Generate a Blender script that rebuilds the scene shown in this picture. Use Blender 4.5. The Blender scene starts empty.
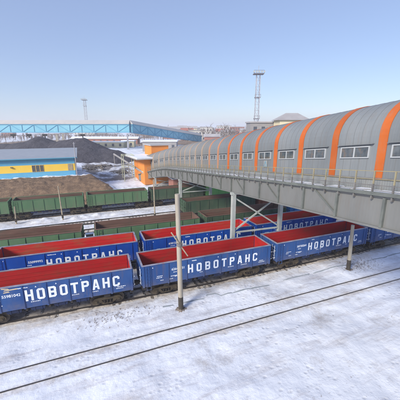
import bpy, bmesh, math, random
from mathutils import Vector, Matrix, noise

# ------------------------------------------------------------------ camera, sky, sun, exposure
S = bpy.context.scene
C = S.collection
R = math.radians
CAMZ = 14.7                      # metres above the rail tops; X runs along the tracks, Y away from the camera
PITCH, HEAD = 14.083, 68.07
cam_d = bpy.data.cameras.new("camera"); cam = bpy.data.objects.new("camera", cam_d); C.objects.link(cam)
cam.location = (0, 0, CAMZ)
cam.rotation_euler = (R(90 - PITCH), 0, R(HEAD - 90))
cam_d.sensor_width = 36; cam_d.lens = 285 / 400 * 36; cam_d.shift_y = -0.00125
cam_d.clip_start = 0.1; cam_d.clip_end = 9000
S.camera = cam
W = bpy.data.worlds.new("World"); S.world = W; W.use_nodes = True
nt = W.node_tree; bg = nt.nodes["Background"]
sky = nt.nodes.new("ShaderNodeTexSky"); sky.sky_type = 'NISHITA'; sky.sun_disc = False
SUN_EL, SUN_AZ = 31.0, 241.0      # azimuth measured clockwise from +Y
sky.sun_elevation = R(SUN_EL); sky.sun_rotation = R(SUN_AZ)
sky.altitude = 100; sky.air_density = 1.0; sky.dust_density = 0.6; sky.ozone_density = 2.2
veil = nt.nodes.new("ShaderNodeMix"); veil.data_type = 'RGBA'; veil.inputs[0].default_value = 0.42   # thin high cloud
nt.links.new(sky.outputs[0], veil.inputs[6]); veil.inputs[7].default_value = (3.2, 3.9, 6.5, 1)
nt.links.new(veil.outputs[2], bg.inputs[0]); bg.inputs[1].default_value = 0.10
sd = bpy.data.lights.new("sun", 'SUN'); sd.energy = 3.3; sd.angle = R(16); sd.color = (1.0, 0.93, 0.80)
so = bpy.data.objects.new("sun", sd); C.objects.link(so)
v = Vector((math.sin(R(SUN_AZ)) * math.cos(R(SUN_EL)), math.cos(R(SUN_AZ)) * math.cos(R(SUN_EL)), math.sin(R(SUN_EL))))
so.rotation_euler = v.to_track_quat('Z', 'Y').to_euler()
S.view_settings.view_transform = 'Standard'; S.view_settings.look = 'None'
S.view_settings.exposure = 0.56; S.view_settings.gamma = 1.0
S.render.engine = 'CYCLES'
S.cycles.max_bounces = 6; S.cycles.diffuse_bounces = 3; S.cycles.glossy_bounces = 2
S.cycles.transparent_max_bounces = 4; S.cycles.volume_bounces = 2

random.seed(7)
FWD = Vector((math.cos(R(HEAD)), math.sin(R(HEAD)), 0)); RGT = Vector((math.sin(R(HEAD)), -math.cos(R(HEAD)), 0))
def place(bear, depth, z=0.0):
    """a point at a bearing (tangent units x100, right positive) and a depth in metres ahead of the viewpoint"""
    p = FWD * depth + RGT * (depth * bear / 100.0)
    return Vector((p.x, p.y, z))
def srgb(r, g, b):
    f = lambda c: (c / 255 / 12.92) if c / 255 <= 0.04045 else ((c / 255 + 0.055) / 1.055) ** 2.4
    return (f(r), f(g), f(b), 1)

# ------------------------------------------------------------------ materials
def nd(nt, t, **kw):
    n = nt.nodes.new(t)
    for k, val in kw.items():
        if hasattr(n, k): setattr(n, k, val)
        else: n.inputs[k].default_value = val
    return n
def mix(nt, fac, a, b, mode='MIX'):
    m = nt.nodes.new("ShaderNodeMix"); m.data_type = 'RGBA'; m.blend_type = mode
    for i, val in ((0, fac), (6, a), (7, b)):
        if hasattr(val, 'is_linked') or isinstance(val, bpy.types.NodeSocket): nt.links.new(val, m.inputs[i])
        else: m.inputs[i].default_value = val
    return m.outputs[2]
def ramp(nt, sock, lo, hi):
    r = nt.nodes.new("ShaderNodeMapRange"); r.inputs[1].default_value = lo; r.inputs[2].default_value = hi
    nt.links.new(sock, r.inputs[0]); return r.outputs[0]
def noise_out(nt, scale, detail=4, vec=None, rough=0.6):
    n = nt.nodes.new("ShaderNodeTexNoise"); n.inputs['Scale'].default_value = scale
    n.inputs['Detail'].default_value = detail; n.inputs['Roughness'].default_value = rough
    if vec is not None: nt.links.new(vec, n.inputs['Vector'])
    return n.outputs[0]
def geo_pos(nt):
    return nt.nodes.new("ShaderNodeNewGeometry").outputs['Position']
def obj_pos(nt):
    return nt.nodes.new("ShaderNodeTexCoord").outputs['Object']
def scaled(nt, vec, s):
    m = nt.nodes.new("ShaderNodeMapping"); m.inputs['Scale'].default_value = s
    nt.links.new(vec, m.inputs[0]); return m.outputs[0]
MATS = {}
def mat(name, c1, c2=None, scale=1.5, rough=0.7, bump=0.0, bscale=8, c3=None, c3lo=0.6, c3hi=0.75, stretch=(1, 1, 1), metal=0.0, spec=0.3, world=True):
    """c1/c2 mottled by noise, c3 as patches of dirt, rust, snow or pane reflections"""
    m = bpy.data.materials.new(name); m.use_nodes = True; t = m.node_tree
    b = t.nodes["Principled BSDF"]; b.inputs['Roughness'].default_value = rough; b.inputs['Metallic'].default_value = metal
    b.inputs['Specular IOR Level'].default_value = spec
    base = geo_pos(t) if world else obj_pos(t)
    vec = scaled(t, base, stretch)
    col = c1
    if c2: col = mix(t, ramp(t, noise_out(t, scale, 5, vec), 0.35, 0.65), c1, c2)
    if c3: col = mix(t, ramp(t, noise_out(t, scale * 1.7, 6, scaled(t, vec, (1.1, 1.3, 0.9)), 0.7), c3lo, c3hi), col, c3)
    if isinstance(col, bpy.types.NodeSocket): t.links.new(col, b.inputs['Base Color'])
    else: b.inputs['Base Color'].default_value = col
    if bump:
        bn = t.nodes.new("ShaderNodeBump"); bn.inputs['Strength'].default_value = bump; bn.inputs['Distance'].default_value = 0.03
        t.links.new(noise_out(t, bscale, 5, vec), bn.inputs['Height']); t.links.new(bn.outputs[0], b.inputs['Normal'])
    MATS[name] = m
    return m
def corrugated(name, c1, c2, axis, freq, strength=0.5, c3=None, rough=0.5):
    m = mat(name, c1, c2, scale=0.6, rough=rough, c3=c3, c3lo=0.6, c3hi=0.85, stretch=(1, 1, 0.35)); t = m.node_tree; b = t.nodes["Principled BSDF"]
    w = t.nodes.new("ShaderNodeTexWave"); w.bands_direction = axis; w.inputs['Scale'].default_value = freq; w.inputs['Distortion'].default_value = 0.0
    t.links.new(geo_pos(t), w.inputs['Vector'])
    bn = t.nodes.new("ShaderNodeBump"); bn.inputs['Strength'].default_value = strength; bn.inputs['Distance'].default_value = 0.02
    t.links.new(w.outputs[1], bn.inputs['Height']); t.links.new(bn.outputs[0], b.inputs['Normal'])
    return m

blue1 = mat('blue_paint_worn_shaded', srgb(36, 70, 126), srgb(46, 82, 138), 0.7, 0.55, c3=srgb(72, 88, 124), c3lo=0.56, c3hi=0.8, stretch=(1, 1, 0.5))  # worn blue, dulled: shade on the front row put into the colour
blue2 = mat('blue_paint_lit', srgb(8, 60, 146), srgb(14, 70, 158), 0.7, 0.45, c3=srgb(40, 80, 150), c3lo=0.58, c3hi=0.85, stretch=(1, 1, 0.5))  # same blue brighter: light on the second row put into the colour
blue3 = mat('light_blue_paint', srgb(50, 125, 185), srgb(62, 138, 196), 0.7, 0.5)
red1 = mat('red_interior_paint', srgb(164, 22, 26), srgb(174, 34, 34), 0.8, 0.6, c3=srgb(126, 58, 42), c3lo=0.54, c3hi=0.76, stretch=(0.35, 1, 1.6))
red2 = mat('red_interior_bright', srgb(186, 28, 32), srgb(190, 44, 42), 0.8, 0.55, c3=srgb(160, 78, 54), c3lo=0.48, c3hi=0.68, stretch=(0.35, 1, 1.6))
redfloor = mat('rusty_floor', srgb(140, 44, 34), srgb(112, 70, 46), 0.9, 0.8, c3=srgb(84, 60, 46), c3lo=0.5, c3hi=0.7)
rim = mat('galled_top_rim', srgb(150, 150, 166), srgb(120, 118, 132), 1.5, 0.6, c3=srgb(150, 96, 84), c3lo=0.55, c3hi=0.75)
green1 = mat('green_wagon_paint', srgb(76, 108, 78), srgb(88, 118, 86), 0.5, 0.65, c3=srgb(92, 106, 84), c3lo=0.5, c3hi=0.8, stretch=(1, 1, 0.4))
green2 = mat('dark_green_wagon_paint', srgb(56, 76, 60), srgb(66, 86, 68), 0.5, 0.7, c3=srgb(84, 88, 74), c3lo=0.5, c3hi=0.8, stretch=(1, 1, 0.4))
green3 = mat('bright_green_paint', srgb(98, 158, 84), srgb(108, 166, 92), 0.5, 0.6)
brownin = mat('brown_rusty_interior', srgb(98, 72, 64), srgb(118, 92, 82), 0.7, 0.85, c3=srgb(84, 84, 72), c3lo=0.5, c3hi=0.75, stretch=(0.3, 1, 1.6))
rustout = mat('rust_brown_paint', srgb(128, 72, 52), srgb(146, 90, 66), 0.7, 0.8)
white_p = mat('white_lettering', srgb(226, 230, 238), srgb(210, 216, 228), 2.0, 0.6)
tan_p = mat('tan_emblem', srgb(196, 178, 150), rough=0.6)
steel_d = mat('dark_running_gear', srgb(58, 52, 50), srgb(40, 37, 36), 3, 0.7)
cast = mat('dusty_cast_frame', srgb(84, 74, 58), srgb(64, 56, 48), 3, 0.85, c3=srgb(60, 50, 42))
wheelm = mat('wheel_steel', srgb(92, 82, 72), srgb(66, 58, 52), 4, 0.55)
treadm = mat('wheel_tread', srgb(150, 146, 142), rough=0.35, metal=0.6)
hatchm = mat('hatch_dark_blue', srgb(36, 48, 84), srgb(30, 36, 60), 2, 0.7)
railm = mat('rail_steel', srgb(64, 58, 56), srgb(48, 45, 44), 2, 0.6, stretch=(0.3, 1, 1))
railt = mat('rail_head_polished', srgb(104, 102, 104), rough=0.35, metal=0.5)
sleeperm = mat('sleeper_weathered', srgb(104, 96, 88), srgb(84, 76, 70), 3, 0.9, c3=srgb(196, 198, 204), c3lo=0.5, c3hi=0.6)
concrete = mat('pole_concrete', srgb(172, 164, 150), srgb(156, 148, 136), 1.2, 0.9, bump=0.3, c3=srgb(126, 116, 102), c3lo=0.58, c3hi=0.8, stretch=(1, 1, 0.4))
tar = mat('tarred_pole_foot', srgb(74, 68, 62), srgb(60, 56, 52), 3, 0.9)
dirt_p = mat('thawed_dirt', srgb(132, 122, 114), srgb(104, 96, 92), 3, 0.95, bump=0.6)
snowm = mat('snow_lumps', srgb(228, 232, 240), srgb(214, 220, 230), 2, 0.9, bump=0.3)
clad = corrugated('grey_cladding', srgb(114, 119, 123), srgb(124, 128, 131), 'Y', 2.2, 0.12, c3=srgb(132, 131, 131))
clad_f = corrugated('grey_cladding_far', srgb(126, 127, 128), srgb(134, 132, 129), 'Y', 2.2, 0.12, c3=srgb(132, 128, 126))  # slightly lighter, warmer grey for the far bays
plinth = corrugated('pale_plinth_sheet', srgb(132, 136, 138), srgb(144, 146, 146), 'Y', 2.2, 0.4, c3=srgb(120, 112, 100))
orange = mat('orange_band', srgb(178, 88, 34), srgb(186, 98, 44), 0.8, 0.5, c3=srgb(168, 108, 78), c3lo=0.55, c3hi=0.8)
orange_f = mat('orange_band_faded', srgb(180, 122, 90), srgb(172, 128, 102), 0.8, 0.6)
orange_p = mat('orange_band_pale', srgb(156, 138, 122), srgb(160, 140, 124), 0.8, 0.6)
seamm = mat('sheet_seam', srgb(118, 121, 124), rough=0.5)
girderm = corrugated('girder_sheet', srgb(124, 125, 124), srgb(114, 115, 114), 'Y', 1.6, 0.08, c3=srgb(106, 105, 102))
postm = mat('girder_post_paint', srgb(108, 112, 108), srgb(92, 96, 94), 2, 0.7)
steel_l = mat('pier_steel_pale', srgb(172, 176, 172), srgb(158, 162, 160), 1.5, 0.65, c3=srgb(130, 126, 118), c3lo=0.6, c3hi=0.8)
yellowp = mat('railing_yellow', srgb(152, 142, 112), srgb(134, 128, 108), 2, 0.7)
railing = mat('railing_grey', srgb(120, 118, 116), srgb(100, 98, 98), 2, 0.7)
deckm = mat('deck_plate', srgb(96, 94, 94), srgb(80, 78, 80), 2, 0.8)
winf = mat('window_frame_white', srgb(168, 171, 174), rough=0.5)
glassm = mat('window_glass', srgb(58, 66, 72), srgb(96, 102, 106), 1.6, 0.1, c3=srgb(98, 90, 84), c3lo=.5, c3hi=.6, spec=0.6)  # grey and brown patches painted in for reflections and curtains
turq = mat('turquoise_cladding', srgb(112, 170, 192), srgb(126, 180, 198), 0.15, 0.6, c3=srgb(140, 196, 210))
turq_d = mat('turquoise_truss', srgb(92, 156, 186), rough=0.6)
roofg = mat('gallery_roof_grey', srgb(168, 166, 166), srgb(180, 176, 174), 0.2, 0.7, c3=srgb(148, 146, 148))
wallblue = mat('wall_sky_blue', srgb(96, 168, 206), srgb(106, 176, 210), 0.5, 0.75)
wallyel = mat('wall_yellow', srgb(246, 206, 84), srgb(240, 198, 84), 0.5, 0.75)
roofm = corrugated('metal_roof_grey', srgb(142, 148, 158), srgb(150, 155, 164), 'X', 1.2, 0.3)
coalm = mat('coal', srgb(78, 76, 84), srgb(58, 56, 64), 0.5, 0.95, bump=0.9, bscale=1.2)
coalm.node_tree.nodes['Bump'].inputs['Distance'].default_value = 0.5
orw1 = mat('orange_wall', srgb(222, 134, 60), srgb(228, 142, 68), 0.4, 0.7)
brick = mat('red_brick_far', srgb(156, 108, 96), srgb(144, 102, 94), 0.3, 0.9)
palew = mat('pale_wall_far', srgb(192, 190, 186), srgb(180, 178, 176), 0.3, 0.9)
creamw = mat('cream_wall_far', srgb(214, 202, 170), srgb(200, 190, 160), 0.3, 0.9)
greyw = mat('grey_wall_far', srgb(150, 146, 146), srgb(136, 134, 136), 0.3, 0.9)
roof_f = mat('far_roof_grey', srgb(168, 166, 168), srgb(152, 148, 150), 0.2, 0.8)
roof_r = mat('far_roof_red', srgb(160, 104, 92), rough=0.8)
darkw = mat('far_window', srgb(78, 82, 92), rough=0.3)
bark = mat('bare_bark', srgb(128, 110, 100), srgb(112, 98, 92), 1, 0.9)
mastm = mat('mast_steel', srgb(176, 176, 182), srgb(150, 150, 158), 0.5, 0.6)
mastd = mat('mast_platform', srgb(110, 106, 112), rough=0.7)
limem = mat('pale_green_steel', srgb(176, 180, 150), srgb(184, 186, 164), 1, 0.7)
woodm = mat('timber_post', srgb(176, 162, 140), srgb(150, 138, 120), 2, 0.9)
debris = mat('dark_debris', srgb(88, 84, 86), srgb(120, 114, 110), 0.8, 0.95)

def weather(m, rust, amt=0.5, dust=srgb(120, 108, 98), z0=1.2, zr=0.9):
    """runs of rust down the sheets and road dust on their lower part"""
    t = m.node_tree; b = t.nodes["Principled BSDF"]; lk = b.inputs['Base Color'].links
    src = lk[0].from_socket
    P = geo_pos(t)
    st = ramp(t, noise_out(t, 3.2, 6, scaled(t, P, (1, 1, 0.09)), 0.75), 0.56, 0.74)
    a = t.nodes.new("ShaderNodeMath"); a.operation = 'MULTIPLY'; a.inputs[1].default_value = amt; t.links.new(st, a.inputs[0])
    col = mix(t, a.outputs[0], src, rust)
    sp = t.nodes.new("ShaderNodeSeparateXYZ"); t.links.new(P, sp.inputs[0])
    lo = ramp(t, sp.outputs[2], z0 + zr, z0); nn = ramp(t, noise_out(t, 1.6, 6, P, 0.7), 0.35, 0.7)
    q = t.nodes.new("ShaderNodeMath"); q.operation = 'MULTIPLY'; t.links.new(lo, q.inputs[0]); t.links.new(nn, q.inputs[1])
    q2 = t.nodes.new("ShaderNodeMath"); q2.operation = 'MULTIPLY'; q2.inputs[1].default_value = 0.6; t.links.new(q.outputs[0], q2.inputs[0])
    col = mix(t, q2.outputs[0], col, dust)
    t.links.new(col, b.inputs['Base Color'])
    bn = t.nodes.new("ShaderNodeBump"); bn.inputs['Strength'].default_value = 0.35; bn.inputs['Distance'].default_value = 0.06
    t.links.new(noise_out(t, 1.1, 4, P), bn.inputs['Height']); t.links.new(bn.outputs[0], b.inputs['Normal'])
weather(blue1, srgb(98, 84, 86), .7); weather(blue2, srgb(54, 66, 108), .6); weather(white_p, srgb(120, 132, 168), .75)
weather(green1, srgb(96, 86, 72), .75); weather(green2, srgb(72, 68, 58), .7); weather(red1, srgb(116, 62, 48), .45, srgb(104, 76, 62), 1.42, 1.0)
weather(red2, srgb(156, 76, 60), .35, srgb(150, 96, 80), 1.42, 0.8); weather(wallblue, srgb(96, 136, 156), .35, srgb(120, 140, 144), 3, 1.5); weather(wallyel, srgb(200, 170, 100), .35)
weather(orw1, srgb(200, 130, 74), .4, srgb(180, 130, 90), 0, 2.5); weather(concrete, srgb(120, 110, 96), .4, srgb(96, 88, 80), 0, 2); weather(steel_l, srgb(138, 118, 98), .5)
for m_ in (clad, clad_f, girderm, orange):
    t = m_.node_tree; b = t.nodes["Principled BSDF"]; src = b.inputs['Base Color'].links[0].from_socket; P_ = geo_pos(t)
    st = ramp(t, noise_out(t, 2.6, 6, scaled(t, P_, (0.4, 1, 0.12)), 0.75), 0.53, 0.75)
    a = t.nodes.new("ShaderNodeMath"); a.operation = 'MULTIPLY'; a.inputs[1].default_value = 0.4; t.links.new(st, a.inputs[0])
    t.links.new(mix(t, a.outputs[0], src, srgb(120, 108, 98)), b.inputs['Base Color'])

for m_ in (clad, clad_f, orange, girderm):
    t = m_.node_tree; b = t.nodes["Principled BSDF"]; src = b.inputs['Base Color'].links[0].from_socket
    oi = t.nodes.new("ShaderNodeObjectInfo"); mr = t.nodes.new("ShaderNodeMapRange"); mr.inputs[3].default_value = .90; mr.inputs[4].default_value = 1.09
    t.links.new(oi.outputs['Random'], mr.inputs[0]); hsv = t.nodes.new("ShaderNodeHueSaturation"); t.links.new(mr.outputs[0], hsv.inputs['Value']); t.links.new(src, hsv.inputs['Color'])
    t.links.new(hsv.outputs[0], b.inputs['Base Color'])

# ------------------------------------------------------------------ object helpers
class MB:
    def __init__(s): s.v = []; s.f = []
    def add(s, vs, fs):
        n = len(s.v); s.v += [tuple(p) for p in vs]; s.f += [tuple(i + n for i in f) for f in fs]; return s
    def box(s, x0, x1, y0, y1, z0, z1):
        return s.add([(x0, y0, z0), (x1, y0, z0), (x1, y1, z0), (x0, y1, z0), (x0, y0, z1), (x1, y0, z1), (x1, y1, z1), (x0, y1, z1)],
                     [(3, 2, 1, 0), (4, 5, 6, 7), (0, 1, 5, 4), (1, 2, 6, 5), (2, 3, 7, 6), (3, 0, 4, 7)])
    def bar(s, a, b, w, h=None, up=(0, 0, 1)):
        a = Vector(a); b = Vector(b); h = h or w; d = (b - a).normalized(); u = Vector(up)
        if abs(d.dot(u)) > 0.98: u = Vector((0, 1, 0))
        x = d.cross(u).normalized() * (w / 2); y = x.cross(d).normalized() * (h / 2)
        return s.add([a - x - y, a + x - y, a + x + y, a - x + y, b - x - y, b + x - y, b + x + y, b - x + y],
                     [(0, 1, 2, 3), (7, 6, 5, 4), (0, 4, 5, 1), (1, 5, 6, 2), (2, 6, 7, 3), (3, 7, 4, 0)])
    def tube(s, a, b, r0, r1=None, n=8):
        a = Vector(a); b = Vector(b); r1 = r0 if r1 is None else r1; d = (b - a).normalized()
        u = Vector((0, 0, 1)) if abs(d.z) < 0.9 else Vector((1, 0, 0))
        x = d.cross(u).normalized(); y = d.cross(x); k = len(s.v)
        for p, r in ((a, r0), (b, r1)):
            for i in range(n):
                t = 2 * math.pi * i / n; s.v.append(tuple(p + (x * math.cos(t) + y * math.sin(t)) * r))
        for i in range(n): j = (i + 1) % n; s.f.append((k + j, k + i, k + n + i, k + n + j))
        s.f.append(tuple(k + i for i in range(n))); s.f.append(tuple(k + n + n - 1 - i for i in range(n)))
        return s
    def prism(s, poly, y0, y1):
        """poly of (x,z) extruded along y"""
        n = len(poly); k = len(s.v)
        for y in (y0, y1):
            for p in poly: s.v.append((p[0], y, p[1]))
        for i in range(n): j = (i + 1) % n; s.f.append((k + i, k + j, k + n + j, k + n + i))
        s.f.append(tuple(k + n - 1 - i for i in range(n))); s.f.append(tuple(k + n + i for i in range(n)))
        return s
    def mesh(s, name, material):
        me = bpy.data.meshes.new(name); me.from_pydata(s.v, [], s.f); me.materials.append(material)
        bm = bmesh.new(); bm.from_mesh(me); bmesh.ops.recalc_face_normals(bm, faces=bm.faces); bm.to_mesh(me); bm.free()
        return me
    def build(s, name, material, parent=None, loc=None, smooth=False, kind=None):
        return link(name, s.mesh(name, material), parent, loc, smooth, kind)
def link(name, me, parent=None, loc=None, smooth=False, kind=None, rot=None):
    o = bpy.data.objects.new(name, me); C.objects.link(o)
    if parent: o.parent = parent
    if loc is not None: o.location = loc
    if rot is not None: o.rotation_euler = rot
    if smooth:
        for p in me.polygons: p.use_smooth = True
    if kind: o['kind'] = kind
    return o
def tag(o, label, cat, group=None):
    o['label'] = label; o['category'] = cat
    if group: o['group'] = group
    return o
def thing(name, label, cat, loc=(0, 0, 0), rz=0.0, group=None):
    o = bpy.data.objects.new(name, None); C.objects.link(o); o.location = loc; o.rotation_euler = (0, 0, rz)
    o.empty_display_size = 0.3
    return tag(o, label, cat, group)
KIDS = {}
def copy_tree(o, parent=None):
    c = o.copy(); C.objects.link(c)
    if parent: c.parent = parent
    for ch in [x for x in bpy.data.objects if x.parent == o]: copy_tree(ch, c)
    return c

# ------------------------------------------------------------------ ground
def bend(x): return .00115 * max(0.0, 18 - x) ** 2      # the first three tracks curve away gently at the left
def bend_slope(x): return -.0023 * max(0.0, 18 - x)
TRACKS = [17.25, 23.65, 29.4, 34.6, 43.0, 47.3, 53.9]
def sm(x, a, b):
    t = max(0.0, min(1.0, (x - a) / (b - a))); return t * t * (3 - 2 * t)
def N(x, y, s, z=0.0): return noise.noise(Vector((x * s, y * s, z)))
def ground_h(x, y):
    edge = 6.4 - 0.24 * (y - 57) + 1.2 * N(x, y, 0.12)
    left = 4.0 * sm(y, 57.5, 67.5)
    right = 4.0 * sm(y, 68, 115)
    k = sm(x, edge - 2.5, edge + 4.5)
    return left * (1 - k) + right * k
def ground_z(x, y):
    h = ground_h(x, y) - 0.1
    near = min(abs(y - t - (bend(x) if 20 < t < 36 else 0)) for t in TRACKS)
    if y < 400 and abs(x) < 400:
        amp = 0.05 if near < 1.6 else 0.16
        h += amp * N(x, y, 0.35) + 0.5 * amp * N(x, y, 1.3, 3.0)
        h -= 0.05 * (1 - sm(near, 1.0, 1.7)) if y < 60 else 0
    # ploughed snow ridge between the back tracks
    h += (0.34 + 0.6 * N(x, y, 1.1, 9)) * math.exp(-((y - 50.6 - N(x, 0, .4, 2)) / 0.9) ** 2) * sm(x, -12, -9) * (1 - sm(x, 3, 9)) * max(0, 0.5 + N(x, 0, 0.35, 5) * 1.2)
    if 56 < y < 73: h += .22 * abs(N(x, y, .9, 6)) * 2 + .1 * N(x, y, 2.0, 6)
    if y > 60: h += 0.25 * N(x, y, 0.25, 2) + 0.12 * N(x, y, 0.9, 4)
    if y < 60: h = min(h, -0.06) if near < 1.2 else h
    if abs(y - 17.25) < 1.6: h = -0.045 + .25 * (h + .1)
    return h
def axis(lo, hi, step, far, g=1.28):
    a = []; x = lo
    while x <= hi: a.append(x); x += step
    d = step; x = a[-1]
    while x < far: d *= g; x += d; a.append(x)
    d = step; x = a[0]; pre = []
    while x > -far: d *= g; x -= d; pre.append(x)
    return pre[::-1] + a
xs = [x for x in axis(-26, 62, 0.36, 2400) if abs(x) < 3000]; ys = [y for y in axis(9, 104, 0.36, 2400) if -3000 < y < 3000]
verts = [(x, y, ground_z(x, y)) for y in ys for x in xs]
nx = len(xs)
faces = [(j * nx + i, j * nx + i + 1, (j + 1) * nx + i + 1, (j + 1) * nx + i) for j in range(len(ys) - 1) for i in range(nx - 1)]
me = bpy.data.meshes.new('snowy_ground'); me.from_pydata(verts, [], faces)
for p in me.polygons: p.use_smooth = True
def amount(x, y):
    """red: cinder and ballast, and shade painted under the back row, green: dry earth and dead grass, blue: coal dust"""
    bed_and_shade = 0.0
    for t, s in ((23.65, 1.0), (29.4, 0.9), (34.6, 0.9), (43.0, 1.0), (47.3, 0.85), (53.9, 1.0)):
        bed_and_shade = max(bed_and_shade, s * (1 - sm(abs(y - t - (bend(x) if t < 36 else 0)), 1.0, 1.45)))
    for rl in (16.44, 17.96): bed_and_shade = max(bed_and_shade, .5 * (1 - sm(abs(y - rl), .1, .5)))
    bed_and_shade = max(bed_and_shade, 1.0 * (1 - sm(abs(y - 54.6), 1.6, 2.2)))  # wider strip painting the shade under the back wagons into the mask
    bed_and_shade = max(bed_and_shade, .36 * (1 - sm(abs(y - 21.9 - bend(x)), .2, .9)), .33 * (1 - sm(abs(y - 50.4), .8, 3.2)), .3 * (1 - sm(abs(y - 44.6), .2, 1.2)))
    bed_and_shade = max(bed_and_shade, 0.35 * sm(y, 25.5, 26.2) * (1 - sm(y, 37, 38)))
    edge = 6.4 - 0.24 * (y - 57) + 1.2 * N(x, y, 0.12)
    g = sm(y, 55.8, 56.6) * (1 - sm(y, 71.2, 72.2)) * (1 - sm(x, edge - 1.0, edge + 0.6))
    far = sm(y, 125, 170)
    g = max(g, far * 0.75 * sm(N(x, y, 0.012, 7), -0.1, 0.15))
    u = sm(y, 77, 81) * (1 - sm(y, 104, 110)) * sm(x, -3, 0) * (1 - sm(x, 12, 17)) * sm(y - 77 - (x - 0) * .15, 0, 4)
    c = u * (.45 + .45 * sm(N(x, y, 0.3, 1), -.2, 0.3))
    return bed_and_shade, g, c
at = me.color_attributes.new('soil', 'FLOAT_COLOR', 'POINT')
buf = []
for (x, y, z) in verts: buf += [*amount(x, y), 1.0]
at.data.foreach_set('color', buf)
gm = bpy.data.materials.new('snowy_ground'); gm.use_nodes = True; t = gm.node_tree; b = t.nodes["Principled BSDF"]
b.inputs['Roughness'].default_value = 0.9; b.inputs['Specular IOR Level'].default_value = 0.15
ca = t.nodes.new("ShaderNodeVertexColor"); ca.layer_name = 'soil'
sep = t.nodes.new("ShaderNodeSeparateColor"); t.links.new(ca.outputs[0], sep.inputs[0])
P = geo_pos(t)
snow = mix(t, ramp(t, noise_out(t, 0.35, 5, P), 0.35, 0.7), srgb(226, 230, 240), srgb(206, 211, 224))
speck = ramp(t, noise_out(t, 3.2, 5, P, 0.75), 0.635, 0.70)
zone = ramp(t, noise_out(t, 0.16, 3, P), 0.42, 0.62)
mul = t.nodes.new("ShaderNodeMath"); mul.operation = 'MULTIPLY'; t.links.new(speck, mul.inputs[0]); t.links.new(zone, mul.inputs[1])
snow = mix(t, mul.outputs[0], snow, srgb(150, 142, 142))
film = ramp(t, noise_out(t, 0.7, 6, scaled(t, P, (0.16, 1, 1)), 0.72), 0.5, 0.72)
snow = mix(t, film, snow, srgb(176, 173, 178))
soot = ramp(t, noise_out(t, 0.22, 7, P, 0.75), 0.54, 0.72)
snow = mix(t, soot, snow, srgb(164, 160, 162))
vor = t.nodes.new("ShaderNodeTexVoronoi"); vor.inputs['Scale'].default_value = 1.9; vor.inputs['Randomness'].default_value = 1.0
t.links.new(scaled(t, P, (1.0, 1.3, 0.2)), vor.inputs['Vector'])
foot = ramp(t, vor.outputs['Distance'], 0.32, 0.05)          # trodden prints
fz = ramp(t, noise_out(t, 0.13, 4, scaled(t, P, (1, 1.6, 1)), 0.6), 0.47, 0.56)
fm = t.nodes.new("ShaderNodeMath"); fm.operation = 'MULTIPLY'; t.links.new(foot, fm.inputs[0]); t.links.new(fz, fm.inputs[1])
snow = mix(t, fm.outputs[0], snow, srgb(200, 202, 210))
def attr_mask(sock, nscale, w=0.35):
    a = t.nodes.new("ShaderNodeMath"); a.operation = 'ADD'; t.links.new(sock, a.inputs[0])
    nn = ramp(t, noise_out(t, nscale, 5, P, 0.7), 0.0, 1.0)
    s2 = t.nodes.new("ShaderNodeMath"); s2.operation = 'MULTIPLY_ADD'; s2.inputs[1].default_value = 1.5; s2.inputs[2].default_value = -0.75
    t.links.new(nn, s2.inputs[0]); t.links.new(s2.outputs[0], a.inputs[1])
    return ramp(t, a.outputs[0], 0.5 - w, 0.5 + w)
ball = mix(t, ramp(t, noise_out(t, 2.5, 5, P), 0.4, 0.6), srgb(206, 198, 190), srgb(166, 157, 150))
earth = mix(t, ramp(t, noise_out(t, 0.9, 6, scaled(t, P, (1, 1, 2)), 0.7), 0.38, 0.62), srgb(134, 112, 92), srgb(106, 88, 74))
earth = mix(t, ramp(t, noise_out(t, 2.8, 5, P, 0.7), 0.6, 0.72), earth, srgb(170, 152, 134))
col = mix(t, attr_mask(sep.outputs[0], 1.2), snow, ball)
col = mix(t, attr_mask(sep.outputs[1], 0.8, 0.2), col, earth)
col = mix(t, attr_mask(sep.outputs[2], 0.9, 0.22), col, srgb(112, 108, 110))
t.links.new(col, b.inputs['Base Color'])
bn = t.nodes.new("ShaderNodeBump"); bn.inputs['Strength'].default_value = 0.7; bn.inputs['Distance'].default_value = 0.12
hs = t.nodes.new("ShaderNodeMath"); hs.operation = 'MULTIPLY_ADD'; hs.inputs[1].default_value = -0.35
t.links.new(fm.outputs[0], hs.inputs[0]); t.links.new(noise_out(t, 1.5, 8, P, 0.6), hs.inputs[2])
t.links.new(hs.outputs[0], bn.inputs['Height']); t.links.new(bn.outputs[0], b.inputs['Normal'])
me.materials.append(gm)
link('ground', me, kind='structure')

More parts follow.
